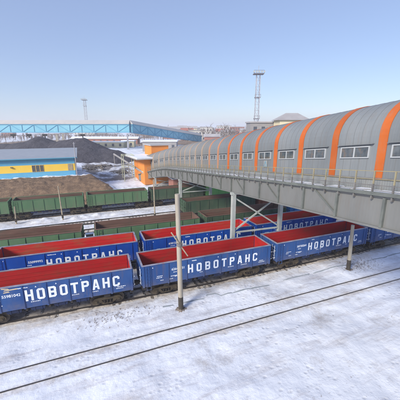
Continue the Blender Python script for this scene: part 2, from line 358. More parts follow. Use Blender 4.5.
# ------------------------------------------------------------------ tracks
def make_track(yc, x0, x1, shown, sleepers=True, curved=False):
    f = (lambda x: bend(x)) if curved else (lambda x: 0.0)
    xs_ = [x0] + [x0 + 2.0 * i for i in range(1, int((18 - x0) / 2) + 1)] + [x1] if curved else [x0, x1]
    def strip(m, lo, hi, z0, z1):
        k = len(m.v)
        for x in xs_:
            y = yc + f(x); m.v += [(x, y + lo, z0), (x, y + hi, z0), (x, y + hi, z1), (x, y + lo, z1)]
        for i in range(len(xs_) - 1):
            for j in range(4): j2 = (j + 1) % 4; a = k + 4 * i; m.f.append((a + j, a + j2, a + 4 + j2, a + 4 + j))
        return m
    r = MB(); h = MB()
    for s in (-1, 1):
        o = s * .76
        strip(r, o - .01, o + .01, -.13, -.035); strip(r, o - .065, o + .065, -.16, -.13); strip(r, o - .036, o + .036, -.035, 0)
        strip(h, o - .03, o + .03, 0.0, .004)
    tr = r.build('railway_track', railm, kind='structure')
    if shown: h.build('rail_head', railt, tr)
    if sleepers:
        k = MB(); x = x0
        while x < x1:
            j = random.uniform(-0.03, 0.03); z = -0.15 + random.uniform(-0.02, 0.015); y = yc + f(x)
            k.box(x + j, x + j + 0.25, y - 1.35, y + 1.35, z - 0.15, z); x += 0.56
        k.build('sleeper', sleeperm, tr, kind='stuff')
    return tr
for i, y in enumerate(TRACKS): make_track(y, -60, 170, i < 2 or y == 47.3, i != 0, i in (1, 2, 3))

# ------------------------------------------------------------------ lettering
def glyph(ch):
    """condensed bold capitals in a 0.6 x 1 cell, as convex pieces"""
    w, k, c = 0.60, 0.185, 0.13
    Rr = lambda x0, x1, z0, z1: [(x0, z0), (x1, z0), (x1, z1), (x0, z1)]
    ring = lambda z0, z1, left=True, cut=False: (
        ([[(0, z0 + c), (k, z0 + c), (k, z1 - c), (0, z1 - c)]] if left else []) +
        [[(c, z0), (w - c, z0), (w - c, z0 + k), (c, z0 + k)], [(c, z1 - k), (w - c, z1 - k), (w - c, z1), (c, z1)],
         [(0, z0 + c), (c, z0), (c, z0 + k), (k, z0 + k + 0.02), (k, z0 + c + k * .3), (0, z0 + c + .02)], [(0, z1 - c), (0, z1 - c - .02), (k, z1 - c - k * .3), (k, z1 - k - .02), (c, z1 - k), (c, z1)],
         [(w - c, z0), (w, z0 + c), (w, z0 + c + .04), (w - k, z0 + c + .04), (w - k, z0 + k), (w - c, z0 + k)], [(w - c, z1), (w - c, z1 - k), (w - k, z1 - k), (w - k, z1 - c - .04), (w, z1 - c - .04), (w, z1 - c)]] +
        ([] if cut else [[(w - k, z0 + c + .04), (w, z0 + c + .04), (w, z1 - c - .04), (w - k, z1 - c - .04)]]))
    def dring(z0, z1):
        return [Rr(k, w - c, z0, z0 + k), Rr(k, w - c, z1 - k, z1), [(w - c, z0), (w, z0 + c), (w, z1 - c), (w - c, z1), (w - c, z1 - k), (w - k, z1 - k), (w - k, z0 + k), (w - c, z0 + k)]]
    return {'Н': [Rr(0, k, 0, 1), Rr(w - k, w, 0, 1), Rr(k, w - k, .5 - k / 2, .5 + k / 2)],
            'О': ring(0, 1), 'С': ring(0, 1, cut=True) + [Rr(w - k, w, 0.17, 0.32), Rr(w - k, w, 0.68, 0.83)],
            'В': [Rr(0, k, 0, 1)] + dring(0, .5 + k / 2) + dring(.5 - k / 2 + .004, 1),
            'Т': [Rr(0, w, 1 - k, 1), Rr(w / 2 - k / 2, w / 2 + k / 2, 0, 1 - k)],
            'Р': [Rr(0, k, 0, 1)] + dring(.42, 1),
            'А': [[(0, 0), (k, 0), (w / 2 + .04, 1), (w / 2 - k / 2 - .02, 1)], [(w - k, 0), (w, 0), (w / 2 + k / 2 + .02, 1), (w / 2 - .04, 1)], Rr(.12, w - .12, .2, .2 + k * .85)]}[ch]
LET = {}
def letter_mesh(ch, h):
    if (ch, h) not in LET:
        m = MB()
        for q, poly in enumerate(glyph(ch)): m.add([(p[0] * h, -.0006 * q, p[1] * h) for p in poly], [tuple(range(len(poly)))])
        LET[ch, h] = m.mesh('letter', white_p)
    return LET[ch, h]
def text_mb(word, x0, z0, h, pitch, y, sx=1.0):
    """flat print on a wall facing -Y"""
    m = MB()
    for i, ch in enumerate(word):
        for q, poly in enumerate(glyph(ch)):
            yy = y - 0.0006 * q
            m.add([(x0 + i * pitch + p[0] * h * sx, yy, z0 + p[1] * h) for p in poly], [tuple(range(len(poly)))])
    return m
def digits_mesh(txt, size, material):
    cu = bpy.data.curves.new('digits', 'FONT'); cu.body = txt; cu.size = size; cu.extrude = 0.0; cu.offset = size * 0.02
    o = bpy.data.objects.new('digits', cu); C.objects.link(o)
    me = bpy.data.meshes.new_from_object(o.evaluated_get(bpy.context.evaluated_depsgraph_get()))
    bpy.data.objects.remove(o); me.name = 'number'; me.materials.clear(); me.materials.append(material); return me

# ------------------------------------------------------------------ open wagon
HL, TOP, BOT = 6.375, 3.3, 1.28
def bogie_meshes():
    sf = MB()
    prof = [(-1.22, .42), (-1.22, .62), (-1.0, .72), (-.55, .74), (-.3, .66), (.3, .66), (.55, .74), (1.0, .72), (1.22, .62), (1.22, .42), (1.08, .36), (.8, .38), (.5, .26), (.34, .14), (-.34, .14), (-.5, .26), (-.8, .38), (-1.08, .36)]
    # three convex-ish pieces: upper beam, two arms, spring seat
    sf.prism([(-1.2, .56), (1.2, .56), (1.02, .74), (.5, .78), (-.5, .78), (-1.02, .74)], -.07, .07)
    for s in (-1, 1):
        sf.prism([(s * 1.2, .56), (s * 1.2, .38), (s * 1.06, .33), (s * .78, .33), (s * .66, .56)], -.08, .08)
        sf.prism([(s * .66, .56), (s * .5, .56), (s * .3, .28), (s * .42, .18), (s * .72, .42)], -.07, .07)
    sf.prism([(-.42, .18), (.42, .18), (.34, .3), (-.34, .3)], -.12, .12)
    sp = MB()
    for x in (-.24, 0, .24):
        for j in range(4): sp.tube((x, -.1, .30 + j * .065), (x, -.1, .335 + j * .065), .085, n=8)
    wh = MB(); n = 20
    wh.tube((0, -.065, .475), (0, .065, .475), .475, n=n); wh.tube((0, -.10, .475), (0, -.065, .475), .12, n=10)
    td = MB(); td.tube((0, .0655, .475), (0, .095, .475), .505, n=n)
    ab = MB(); ab.box(-.14, .14, -.12, .1, .34, .6).tube((0, -.17, .475), (0, -.1, .475), .1, n=10)
    ax = MB(); ax.tube((0, -.75, .475), (0, .75, .475), .085, n=8)
    bo = MB(); bo.box(-.22, .22, -1.0, 1.0, .6, .84)
    return dict(side_frame=(sf.mesh('side_frame', cast)), spring=(sp.mesh('spring', steel_d)), wheel=(wh.mesh('wheel', wheelm)),
                tread=td.mesh('tread', treadm), axle_box=(ab.mesh('axle_box', cast)), axle=(ax.mesh('axle', steel_d)), bolster=(bo.mesh('bolster', steel_d)))
BM = bogie_meshes()
def add_bogie(parent, x):
    b = bpy.data.objects.new('bogie', BM['bolster']); C.objects.link(b); b.parent = parent; b.location = (x, 0, 0)
    for s in (-1, 1):
        rot = None if s < 0 else (0, 0, math.pi)
        link('side_frame', BM['side_frame'], b, (0, s * 1.03, 0), rot=rot)
        link('spring', BM['spring'], b, (0, s * 1.03, 0), rot=rot)
    for ax in (-.925, .925):
        link('axle', BM['axle'], b, (ax, 0, 0))
        for s in (-1, 1):
            rot = None if s < 0 else (0, 0, math.pi)
            link('wheel', BM['wheel'], b, (ax, s * .79, 0), rot=rot)
            link('axle_box', BM['axle_box'], b, (ax, s * 1.03, 0), rot=rot)
def make_wagon(name, label, group, outer, inner, floor, x, y, text=None, number=None, marks=True, hl=HL, rimm=None, heap=None, rel=-2.35):
    cv = 20 < y < 36
    r = thing(name, label, 'freight wagon', (x, y + (bend(x) if cv else 0), 0), math.atan(bend_slope(x)) if cv else 0, group)
    Y = 1.46
    side = MB(); side.box(-hl, hl, -.03, .03, BOT, TOP - .06); sm_ = side.mesh('side_wall', outer)
    for s in (-1, 1): link('side_wall', sm_, r, (0, s * Y, 0))
    lin = MB(); lin.box(-hl + .07, hl - .07, -.008, .008, 1.42, TOP - .07)
    for gz in (1.75, 2.1, 2.45, 2.8): lin.box(-hl + .07, hl - .07, -.03, .03, gz, gz + .05)
    lm = lin.mesh('inner_lining', inner)
    for s in (-1, 1): link('inner_lining', lm, r, (0, s * (Y - .06), 0))
    endm = MB().box(-.04, .04, -Y - .03, Y + .03, BOT, TOP - .06); endm = endm.mesh('end_wall', outer)
    rb = MB()
    for z in (1.6, 2.15, 2.7): rb.box(-.04, .04, -Y, Y, z, z + .14)
    for yy in (-1.1, 0, 1.1): rb.box(-.05, .05, yy - .06, yy + .06, BOT, TOP - .08)
    rbm = rb.mesh('end_rib', outer)
    elin = MB().box(-.01, .01, -Y + .09, Y - .09, 1.42, TOP - .07).mesh('end_lining', inner)
    for s in (-1, 1):
        link('end_wall', endm, r, (s * (hl + .045), 0, 0))
        link('end_rib', rbm, r, (s * (hl + .13), 0, 0))
        link('end_lining', elin, r, (s * (hl - .01), 0, 0))
    fl = MB().box(-hl + .02, hl - .02, -Y + .08, Y - .08, 1.3, 1.42)
    fo = fl.build('floor', floor, r)
    # post positions
    pm = MB(); pm.prism([(-.07, BOT - .04), (.07, BOT - .04), (.055, TOP - .1), (-.055, TOP - .1)], -.045, .0).box(-.03, .03, -.065, -.045, BOT + .05, TOP - .25)
    pm = pm.mesh('side_post', outer)
    step = 2 * text[0] / 9 if text else 1.62
    px = rel - (.125 if text else .10)
    while px > -hl + .5: px -= step
    if px < -hl + .3: px += step
    while px < hl - .2:
        if abs(px + hl) > .3:
            link('side_post', pm, r, (px, -Y - .031, 0)); link('side_post', pm, r, (px, Y + .031, 0), rot=(0, 0, math.pi))
        px += step
    cp = MB().box(-.09, .09, -.05, .0, BOT - .04, TOP - .07).mesh('corner_post', outer)
    for sx in (-1, 1):
        for sy in (-1, 1): link('corner_post', cp, r, (sx * (hl + .0), sy * (Y + .031), 0), rot=None if sy < 0 else (0, 0, math.pi))
    tr = MB()
    for s in (-1, 1): tr.box(-hl - .1, hl + .1, s * Y - .075, s * Y + .075, TOP - .06, TOP)
    for s in (-1, 1): tr.box(s * (hl + .045) - .075, s * (hl + .045) + .075, -Y + .076, Y - .076, TOP - .06, TOP - .002)
    tr.build('top_rim', rimm or rim, r)
    uf = MB().box(-hl - .05, hl + .05, -.25, .25, .9, 1.24)
    for s in (-1, 1): uf.box(-hl, hl, s * 1.2 - .06, s * 1.2 + .06, 1.08, 1.27)
    for sx in (-1, 1):
        uf.box(sx * (hl - .02) - .16, sx * (hl - .02) + .16, -1.44, 1.44, .98, 1.215)
        uf.box(sx * 4.325 - .25, sx * 4.325 + .25, -1.3, 1.3, .9, 1.2)
    for xx in (-1.6, 0, 1.6): uf.box(xx - .08, xx + .08, -1.34, 1.34, .95, 1.2)
    uf.build('underframe', steel_d, r)
    hm = MB(); hm.prism([(-.52, 0), (.52, 0), (.46, -.26), (-.46, -.26)], -.03, .03).box(-.3, -.2, -.06, -.03, -.3, .03).box(.2, .3, -.06, -.03, -.3, .03)
    hm = hm.mesh('floor_hatch', hatchm)
    hx = [-2.43, -.81, .81, 2.43]
    for k in hx:
        for s in (-1, 1): link('floor_hatch', hm, r, (k, s * 1.38, 1.2), rot=(R(-12 * s) if s < 0 else R(-12), 0, 0 if s < 0 else math.pi))
    for s in (-1, 1):
        add_bogie(r, s * 4.325)
        cpl = MB(); cpl.box(s * (hl + .1), s * (hl + .32), -.16, .16, .92, 1.2).prism([(s * (hl + .32), .88), (s * (hl + .60), .92), (s * (hl + .60), 1.2), (s * (hl + .32), 1.24)], -.22, .2)
        cpl.build('coupler', steel_d, r)
        ld = MB(); yy = -Y - .10 if s < 0 else Y + .1
        xa = s * (hl - .25); xb = s * (hl - .62)
        ld.bar((xa, yy, BOT - .35), (xa, yy, TOP - .2), .03).bar((xb, yy, BOT - .35), (xb, yy, TOP - .2), .03)
        for q in range(8): ld.bar((xa, yy, BOT - .3 + q * .31), (xb, yy, BOT - .3 + q * .31), .025)
        ld.build('ladder', outer, r)
        hr = MB(); xo = s * (hl + .21)
        hr.bar((xo, -1.3, 1.5), (xo, -1.3, 3.0), .03).bar((xo, -.9, 1.5), (xo, -.9, 3.0), .03)
        for q in range(5): hr.bar((xo, -1.3, 1.6 + q * .3), (xo, -.9, 1.6 + q * .3), .025)
        hr.bar((xo + s * .04, -1.48, 1.75), (xo + s * .04, -.9, 1.45), .05).bar((xo + s * .04, -1.48, 2.5), (xo + s * .04, -.9, 2.2), .05)
        hr.build('end_ladder', white_p if text else outer, r)
    bp = MB().tube((-3.0, -.7, .95), (-2.3, -.7, .95), .17, n=10).box(-.5, .5, .3, .62, .75, .95).bar((-2.3, -.7, .95), (2.0, -.2, .9), .04)
    bp.build('brake_cylinder', steel_d, r)
    if hl == HL: link('floor_residue', random.choice(RES), r, kind='stuff', rot=(0, 0, random.choice((0, math.pi))))
    yt = -Y - .034
    if text:
        H, pitch = text[1], text[0] / 9; zl = text[2] if len(text) > 2 else 1.87
        for i, ch in enumerate('НОВОТРАНС'): link('letter', letter_mesh(ch, H), r, (rel + i * pitch, yt - .012, zl))
    if number:
        d = digits_mesh(number, .31, white_p); link('number', d, r, (rel - 1.52, yt - .006, 2.42), rot=(R(90), 0, 0))
    if marks and text:
        mk = MB()
        def line(x0, x1, z, h=.05): mk.add([(x0, yt - .006, z), (x1, yt - .006, z), (x1, yt - .006, z + h), (x0, yt - .006, z + h)], [(0, 1, 2, 3)])
        for (a, z) in ((-5.2, 2.05), (-5.25, 1.9), (-4.9, 1.62), (-3.7, 2.2), (-3.95, 1.85), (-3.6, 1.78), (-4.1, 1.6), (-1.9, 2.98), (-1.2, 1.72), (1.7, 1.7), (3.1, 1.68), (5.2, 1.75), (5.1, 1.6), (-1.95, 3.0)):
            q = a; 
            for _ in range(random.randint(3, 6)):
                wv = random.uniform(.05, .13); line(q, q + wv, z, .07); q += wv + .035
        for a in (-5.6, -.8, .6, 2.4): 
            mk.add([(a, yt - .006, 2.93), (a + .12, yt - .006, 2.93), (a + .06, yt - .006, 3.05)], [(0, 1, 2)])
        mk.build('small_markings', white_p, r, kind='stuff')
    return r
def emblem(r, x, z):
    m = MB(); y = -1.46 - .041
    for i, (a, b, c, d) in enumerate(((0, .40, .55, .30), (.15, .22, 1.1, .24), (.1, .06, .55, .08))):
        m.add([(x + a, y - .0005 * i, z + b), (x + c, y - .0005 * i, z + d), (x + c - .08, y - .0005 * i, z + d + .10), (x + a + .06, y - .0005 * i, z + b + .08)], [(0, 1, 2, 3)])
    m.build('emblem', tan_p, r, kind='stuff')

residm = mat('coal_residue', srgb(84, 72, 66), srgb(110, 84, 70), 3, .95, bump=.6)
def residue(seed):
    rg = random.Random(seed); m = MB(); nx_, ny_ = 64, 14; L = HL - .12; B_ = 1.36
    for j in range(ny_ + 1):
        for i in range(nx_ + 1):
            x = -L + 2 * L * i / nx_; y = -B_ + 2 * B_ * j / ny_
            e = max(abs(y) / B_, 0) ** 3 * .12 + (abs(x) / L) ** 8 * .16
            m.v.append((x, y, 1.40 + max(0, e + .10 * N(x, y, 1.1, seed) + .05 * N(x, y, 3, seed))))
    for j in range(ny_):
        for i in range(nx_): a = j * (nx_ + 1) + i; m.f.append((a, a + 1, a + nx_ + 2, a + nx_ + 1))
    return m.mesh('floor_residue', residm)
RES = [residue(i * 3.7 + 1) for i in range(4)]
WG = 'blue open wagons standing nearest the camera'
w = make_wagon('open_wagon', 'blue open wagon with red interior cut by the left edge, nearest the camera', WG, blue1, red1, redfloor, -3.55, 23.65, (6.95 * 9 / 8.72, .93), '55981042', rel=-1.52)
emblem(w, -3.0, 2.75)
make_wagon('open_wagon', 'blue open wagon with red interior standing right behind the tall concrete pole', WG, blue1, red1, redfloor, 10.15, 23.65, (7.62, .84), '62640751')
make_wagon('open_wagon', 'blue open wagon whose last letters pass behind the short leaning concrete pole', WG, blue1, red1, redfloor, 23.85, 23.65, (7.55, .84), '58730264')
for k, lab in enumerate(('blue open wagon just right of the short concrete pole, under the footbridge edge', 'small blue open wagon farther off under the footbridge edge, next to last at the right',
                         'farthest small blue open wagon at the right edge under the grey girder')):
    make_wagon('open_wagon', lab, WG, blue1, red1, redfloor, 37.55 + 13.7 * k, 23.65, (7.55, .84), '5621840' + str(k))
WG2 = 'bright blue wagons of the second row'
make_wagon('open_wagon', 'bright blue wagon with red interior in the second row, behind the leftmost wagon', WG2, blue2, red2, red2, -2.1, 29.4, (7.3, .84, 1.76), '55099992', rel=-2.1)
make_wagon('open_wagon', 'bright blue wagon in the second row between the tall pole and the near bridge pier', WG2, blue2, red2, red2, 11.5, 29.4, (7.65, .84, 1.8), '60812235')
make_wagon('open_wagon', 'bright blue wagon in the second row, just right of the near bridge pier', WG2, blue2, red2, red2, 25.1, 29.4, (7.65, .84), '61147720')
WG3 = 'weathered wagons of the third row'
make_wagon('open_wagon', 'pale green open wagon with brown rusty interior, leftmost of the third row', WG3, green1, brownin, brownin, -7.5, 34.6, rimm=brownin)
make_wagon('open_wagon', 'green open wagon with brown interior in the third row right of the snowy gap', WG3, green1, brownin, brownin, 6.85, 34.6, rimm=brownin)
make_wagon('open_wagon', 'dark green wagon with brown interior in the third row behind the bridge pier', WG3, green2, brownin, brownin, 20.7, 34.6, rimm=brownin)
make_wagon('open_wagon', 'light blue wagon peeping out beneath the girder in the third row', WG3, blue3, red1, redfloor, 34.4, 34.6)
WG4 = 'old wagons of the fourth row beneath the gallery'
make_wagon('open_wagon', 'dark green wagon of the fourth row beneath the gallery between its two piers', WG4, green2, brownin, brownin, 20.7, 43.0, rimm=green2)
make_wagon('open_wagon', 'rust brown wagon of the fourth row mostly hidden by the bridge girder', WG4, rustout, brownin, brownin, 34.4, 43.0, rimm=rustout)
WG5 = 'green wagons of the back row below the earth bank'
for x, m, lab in ((-17.4, green1, 'green wagon of the back row cut by the left edge'), (-6.2, green1, 'green wagon of the back row below the striped building'),
                  (5.1, green1, 'green wagon of the back row below the right end of the earth bank'), (16.5, green2, 'dark green wagon of the back row seen behind the far bridge pier'),
                  (27.8, green3, 'bright green wagon of the back row showing through beneath the gallery')):
    make_wagon('open_wagon', lab, WG5, m, brownin, brownin, x, 53.9, hl=5.25, rimm=m)

# ------------------------------------------------------------------ grey vaulted gallery with orange bands
def path():
    """stations along the gallery: (point on the left girder plane, heading vector, deck z)"""
    pts = []; p = Vector((14.6, 26.6)) - Vector((.0656, .9978)) * 30.0; s = -30.0; hd = math.atan2(.0656, .9978)
    while s <= 52.01:
        pts.append((s, p.copy(), hd, 9.72 - .1075 * s if s <= 33 else 9.72 - .1075 * 33 - .1075 * (s - 33) - .0095 * (s - 33) ** 2 * 0.5))
        if s >= 33: hd -= R(27) / 18 * .25
        p = p + Vector((math.sin(hd), math.cos(hd))) * .25; s += .25
    return pts
PATH = path()
def gp(s, o, z):
    """world point: s along, o to the right of the left girder plane, z above deck"""
    f = (s + 30) / .25; i = max(0, min(len(PATH) - 2, int(f))); k = f - i
    s0, p0, h0, z0 = PATH[i]; s1, p1, h1, z1 = PATH[i + 1]
    p = p0 + (p1 - p0) * k; h = h0 + (h1 - h0) * k
    return Vector((p.x + math.cos(h) * o, p.y - math.sin(h) * o, z0 + (z1 - z0) * k + z))
OC, OA, Z0, RISE = 3.1, 2.25, 2.9, 1.96
def profile(z_from=.66, grow=0.0, n=22):
    pr = [(OC - OA - grow, z_from), (OC - OA - grow, 1.6), (OC - OA - grow, 2.4)]
    for i in range(n + 1):
        a = math.pi * (1 - i / n); pr.append((OC + (OA + grow) * math.cos(a), Z0 + (RISE + grow) * math.sin(a)))
    pr += [(OC + OA + grow, 2.4), (OC + OA + grow, z_from)]
    return pr
G = thing('covered_gallery', 'long grey vaulted gallery on steel piers with orange bands and a row of windows', 'gallery', (14.6, 26.6, 0))
GI = Vector(G.location)
def gadd(m, name, material, parent=None, **k):
    m.v = [tuple(Vector(p) - GI) for p in m.v]
    return m.build(name, material, parent or G, **k)
def sweep(m, pr, s0, s1, step, close=True):
    n = max(1, int(math.ceil((s1 - s0) / step))); L = len(pr); k0 = len(m.v)
    for i in range(n + 1):
        s = s0 + (s1 - s0) * i / n
        for (o, z) in pr: m.v.append(tuple(gp(s, o, z)))
    for i in range(n):
        for j in range(L - (0 if close else 1)):
            j2 = (j + 1) % L; a = k0 + i * L
            m.f.append((a + j, a + j2, a + L + j2, a + L + j))
    if close:
        m.f.append(tuple(k0 + j for j in range(L))); m.f.append(tuple(k0 + n * L + L - 1 - j for j in range(L)))
    return m
def rect(o0, o1, z0, z1): return [(o0, z0), (o1, z0), (o1, z1), (o0, z1)]
BAY, HB = 3.27, .25
outer_, inner_ = profile(), profile(grow=-.08)
for k in range(-4, 21):
    c = -16.2 + BAY * k
    if c - HB > -29.5 and c < 51:
        m = MB(); sweep(m, profile(.60, .035) + profile(.60, .004)[::-1], c - HB, min(52, c + HB), .5)
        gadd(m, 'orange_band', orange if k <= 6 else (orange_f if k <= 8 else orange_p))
    s0, s1 = max(-29.5, c + HB), min(52, c + BAY - HB)
    if s1 - s0 < .3: continue
    m = MB(); sweep(m, outer_ + inner_[::-1], c + HB - .24 if s0 > -29 else s0, s1 + .24 if s1 < 51.9 else s1, .8)
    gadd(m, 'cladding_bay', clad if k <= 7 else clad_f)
    m = MB()
    for q in range(1, 5):
        s = s0 + (s1 - s0) * q / 5; sweep(m, profile(.66, .010) + profile(.66, .002)[::-1], s - .014, s + .014, .1)
    gadd(m, 'sheet_seam', seamm)
    if c + BAY / 2 < 50:
        sc_ = c + BAY / 2 + .07; O = OC - OA
        for (a, bb) in ((sc_ - 1.0, sc_ + 1.0),):
            m = MB()
            for (x0, x1, z0, z1) in ((a, bb, 2.32, 2.38), (a, bb, 1.72, 1.78), (a, a + .07, 1.78, 2.32), (bb - .07, bb, 1.78, 2.32), (sc_ - .04, sc_ + .04, 1.78, 2.32)):
                sweep(m, rect(O - .07, O + .0, z0, z1), x0, x1, 1.0)
            wf = gadd(m, 'window', winf)
            for (x0, x1) in ((a + .07, sc_ - .04), (sc_ + .04, bb - .07)):
                m = MB(); sweep(m, rect(O - .025, O - .005, 1.78, 2.32), x0, x1, 2.0); gadd(m, 'pane', glassm, wf)
            m = MB(); sweep(m, rect(O - .16, O, 2.47, 2.50), a - .22, bb + .22, 2.5); gadd(m, 'drip_sill', seamm, wf)
m = MB(); sweep(m, rect(OC - OA + .03, OC - OA + .1, .0, .7), -29.5, 52, 1.0); gadd(m, 'plinth', plinth)
m = MB(); sweep(m, rect(OC + OA - .1, OC + OA - .03, .0, .7), -29.5, 52, 1.0); gadd(m, 'plinth', plinth)
m = MB(); sweep(m, rect(OC - OA - .03, OC - OA + .03, .56, .60), -29.5, 52, 1.0); gadd(m, 'flashing', yellowp)
m = MB(); sweep(m, rect(-.18, 6.3, -.10, .0), -29.5, 52, 1.0); gadd(m, 'deck', deckm)
m = MB(); sweep(m, rect(-.20, -.17, -.13, .06), -29.5, 52, 1.0); gadd(m, 'deck_edge', postm)
O = OC - OA; ss = -4.9
sg = thing('warning_sign', 'small pale sign with a dark triangle on the gallery wall beneath a window', 'sign', GI)
m = MB(); sweep(m, rect(O - .05, O - .03, 1.0, 1.62), ss - .32, ss + .32, 1); m.v = [tuple(Vector(p) - GI) for p in m.v]; m.build('sign_board', plinth, sg)
m = MB()
for (a_, b_) in (((-.24, 1.08), (0, 1.55)), ((0, 1.55), (.24, 1.08)), ((-.24, 1.08), (.24, 1.08))): m.bar(gp(ss + a_[0], O - .056, a_[1]) - GI, gp(ss + b_[0], O - .056, b_[1]) - GI, .05, .012)
m.build('triangle_mark', turq_d, sg)
# snow left on the walkway
m = MB(); s = -29.0
while s < 50:
    l = random.uniform(.4, 1.3)
    if random.random() < .95:
        a0 = random.uniform(-.15, -.02); a1 = random.uniform(.55, .84); h = random.uniform(.04, .12)
        pr = [(a0, .003), (a0 + .1, h), (a1 - .15, h * 1.1), (a1, .003)]
        sweep(m, pr, s, s + l, .6)
    s += l + random.uniform(0, .25)
gadd(m, 'walkway_snow', snowm, kind='stuff')
# railing
pm_up = MB().box(-.03, .03, -.03, .03, .45, 1.08).mesh('railing_post', yellowp)
pm_lo = MB().box(-.035, .035, -.035, .035, -.32, .45).box(-.03, .16, -.03, .03, -.24, -.14).box(.0, .16, -.02, .02, -.36, -.24).mesh('railing_foot', railing)
s = -28.9
while s < 51:
    p = gp(s, -.12, 0) - GI
    o = link('railing_post', pm_up, G, p); link('railing_foot', pm_lo, o, (0, 0, 0)); s += 1.1
for z, mm, wd in ((1.08, yellowp, .035), (.72, railing, .035), (.36, railing, .035), (.1, railing, .03)):
    m = MB(); sweep(m, rect(-.12 - wd / 2, -.12 + wd / 2, z, z + wd), -29.5, 52, 1.0); gadd(m, 'railing_rail', mm)
# girders
for o, sgn in ((0.0, 1), (6.1, -1)):
    m = MB(); sweep(m, rect(o + .04 * sgn, o + .10 * sgn, -1.72, -.11), -29.5, 52, 1.0); gadd(m, 'girder_sheet', girderm)
    m = MB(); sweep(m, rect(o - .06, o + .14, -1.84, -1.72), -29.5, 52, 1.0); sweep(m, rect(o - .07, o + .13, -.22, -.10), -29.5, 52, 1.0); gadd(m, 'girder_chord', girderm if o == 0 else postm)
    s = -29.5 + 0.0
    s = -29.5
    k = 0; s = -29.5
    s = -17.5 - 12
    while s < 51:
        m = MB(); m.bar(gp(s, o - .04 * sgn, -1.73), gp(s, o - .04 * sgn, -.22), .15, .13); gadd(m, 'girder_post', postm)
        if k % 2 == 1 and o == 0:
            m = MB(); m.bar(gp(s, -.05, -1.5), gp(s + 1.9, -.05, -.25), .07, .07); gadd(m, 'girder_diagonal', postm)
        s += 3.0; k += 1
m = MB(); s = -28
while s < 51: m.bar(gp(s, .15, -1.6), gp(s, 5.95, -1.6), .15, .2); s += 3.0
gadd(m, 'floor_beam', postm, kind='stuff')
def pier(s, zb, zl, wleg=.42, brace='X'):
    P0 = MB(); a = gp(s, 0.05, -1.9); b_ = gp(s, 6.1, -1.9)
    P0.bar(a - Vector((.35, 0, 0)), b_ + Vector((.35, 0, 0)), .4, .26)
    pr = gadd(P0, 'pier', steel_l)
    for q in (a, b_):
        m = MB(); q = Vector((q.x, q.y, q.z))
        # an I-section leg
        m.box(q.x - wleg / 2, q.x - wleg / 2 + .05, q.y - .2, q.y + .2, zb, q.z - .13).box(q.x + wleg / 2 - .05, q.x + wleg / 2, q.y - .2, q.y + .2, zb, q.z - .13)
        m.box(q.x - wleg / 2 + .05, q.x + wleg / 2 - .05, q.y - .2, q.y - .16, zb, q.z - .13)
        gadd(m, 'leg', steel_l, pr)
        m = MB().box(q.x - .6, q.x + .6, q.y - .6, q.y + .6, zb - .8, zb); gadd(m, 'footing', concrete, pr)
    lo, hi = zl
    for (p, q) in (((a.x, a.y, lo), (b_.x, b_.y, hi)), ((a.x, a.y, hi), (b_.x, b_.y, lo)), ((a.x, a.y, lo - .1), (b_.x, b_.y, lo - .1))):
        m = MB().bar(p, q, .14, .16); gadd(m, 'brace', steel_l, pr)
pier(0.0, 0.0, (3.4, 7.4))
pier(23.6, 0.0, (3.0, 5.0), wleg=.5)
pier(43.5, .0, (0.6, 2.0))
pier(-26.0, 0.0, (3.4, 7.4))

# ------------------------------------------------------------------ concrete poles and small posts
def pole(label, base, top, r0, r1, foot=1.2, arm=None, n=14, group='concrete line poles beside the tracks'):
    r = thing('concrete_pole', label, 'pole', base, 0, group); d = Vector(top) - Vector(base)
    f = foot / d.length
    MB().tube((0, 0, -.3), d * f, r0 * 1.04, r0 * 1.02, n).build('tarred_foot', tar, r, smooth=False)
    MB().tube(d * f, d, r0, r1, n).build('shaft', concrete, r)
    m = MB()
    ring = 28; rows = ((.7, -.16), (.6, -.08), (.5, -.03), (.4, .0), (.3, .04), (.2, .08)); k = 0
    for (q, z) in rows:
        for i in range(ring):
            a = 6.283 * i / ring; w_ = q * (1 + .35 * N(math.cos(a) * 2, math.sin(a) * 2, .9, base[0])); m.v.append((w_ * math.cos(a), w_ * math.sin(a), z + .09 * N(w_ * math.cos(a) * 3, w_ * math.sin(a) * 3, 2.2)))
    for j in range(5):
        for i in range(ring): i2 = (i + 1) % ring; m.f.append((j * ring + i, j * ring + i2, (j + 1) * ring + i2, (j + 1) * ring + i))
    m.build('dirt_mound', dirt_p, r, smooth=True)
    if arm:
        MB().bar(Vector(arm[0]) - Vector(base), Vector(arm[1]) - Vector(base), .13, .09).build('brace_arm', woodm, r)
        c = (Vector(arm[0]) + Vector(arm[1])) / 2 - Vector(base)
        MB().tube(c + Vector((.0, 0.02, -.12)), c + Vector((0, 0.02, .12)), r1 * 1.3, r1 * 1.3, 14).build('clamp', railing, r)
    return r
pole('tall pale concrete pole with a slanting brace, in front of the second blue wagon', (6.38, 20.13, -.1), (6.23, 20.1, 9.86), .205, .18, arm=((5.65, 19.93, 6.9), (6.95, 19.93, 4.75)))
pole('short leaning concrete pole standing in the snow before the third blue wagon', (25.2, 19.92, -.1), (24.98, 19.92, 5.0), .2, .165)
def line_post(label, x, y, z0, z1, dx=0.0, r=.11, m_=woodm):
    t_ = thing('line_post', label, 'post', (x, y, z0), 0, 'thin posts among the back tracks')
    MB().tube((0, 0, -.2), (dx, 0, z1 - z0), r, r * .7, 8).build('shaft', m_, t_)
    MB().box(-.14, .14, -.14, .14, .2, .75).build('relay_box', tar, t_)
line_post('thin pale post left of centre in the snow before the green back wagons', -4.27, 50.5, 0, 5.6, -.15)
line_post('short pale stake near the left edge in the snow before the back wagons', -11.05, 51.0, 0, 2.7, .1)
line_post('thin post beside the far bridge pier at the empty back track', 10.07, 45.3, 0, 6.6, 0)
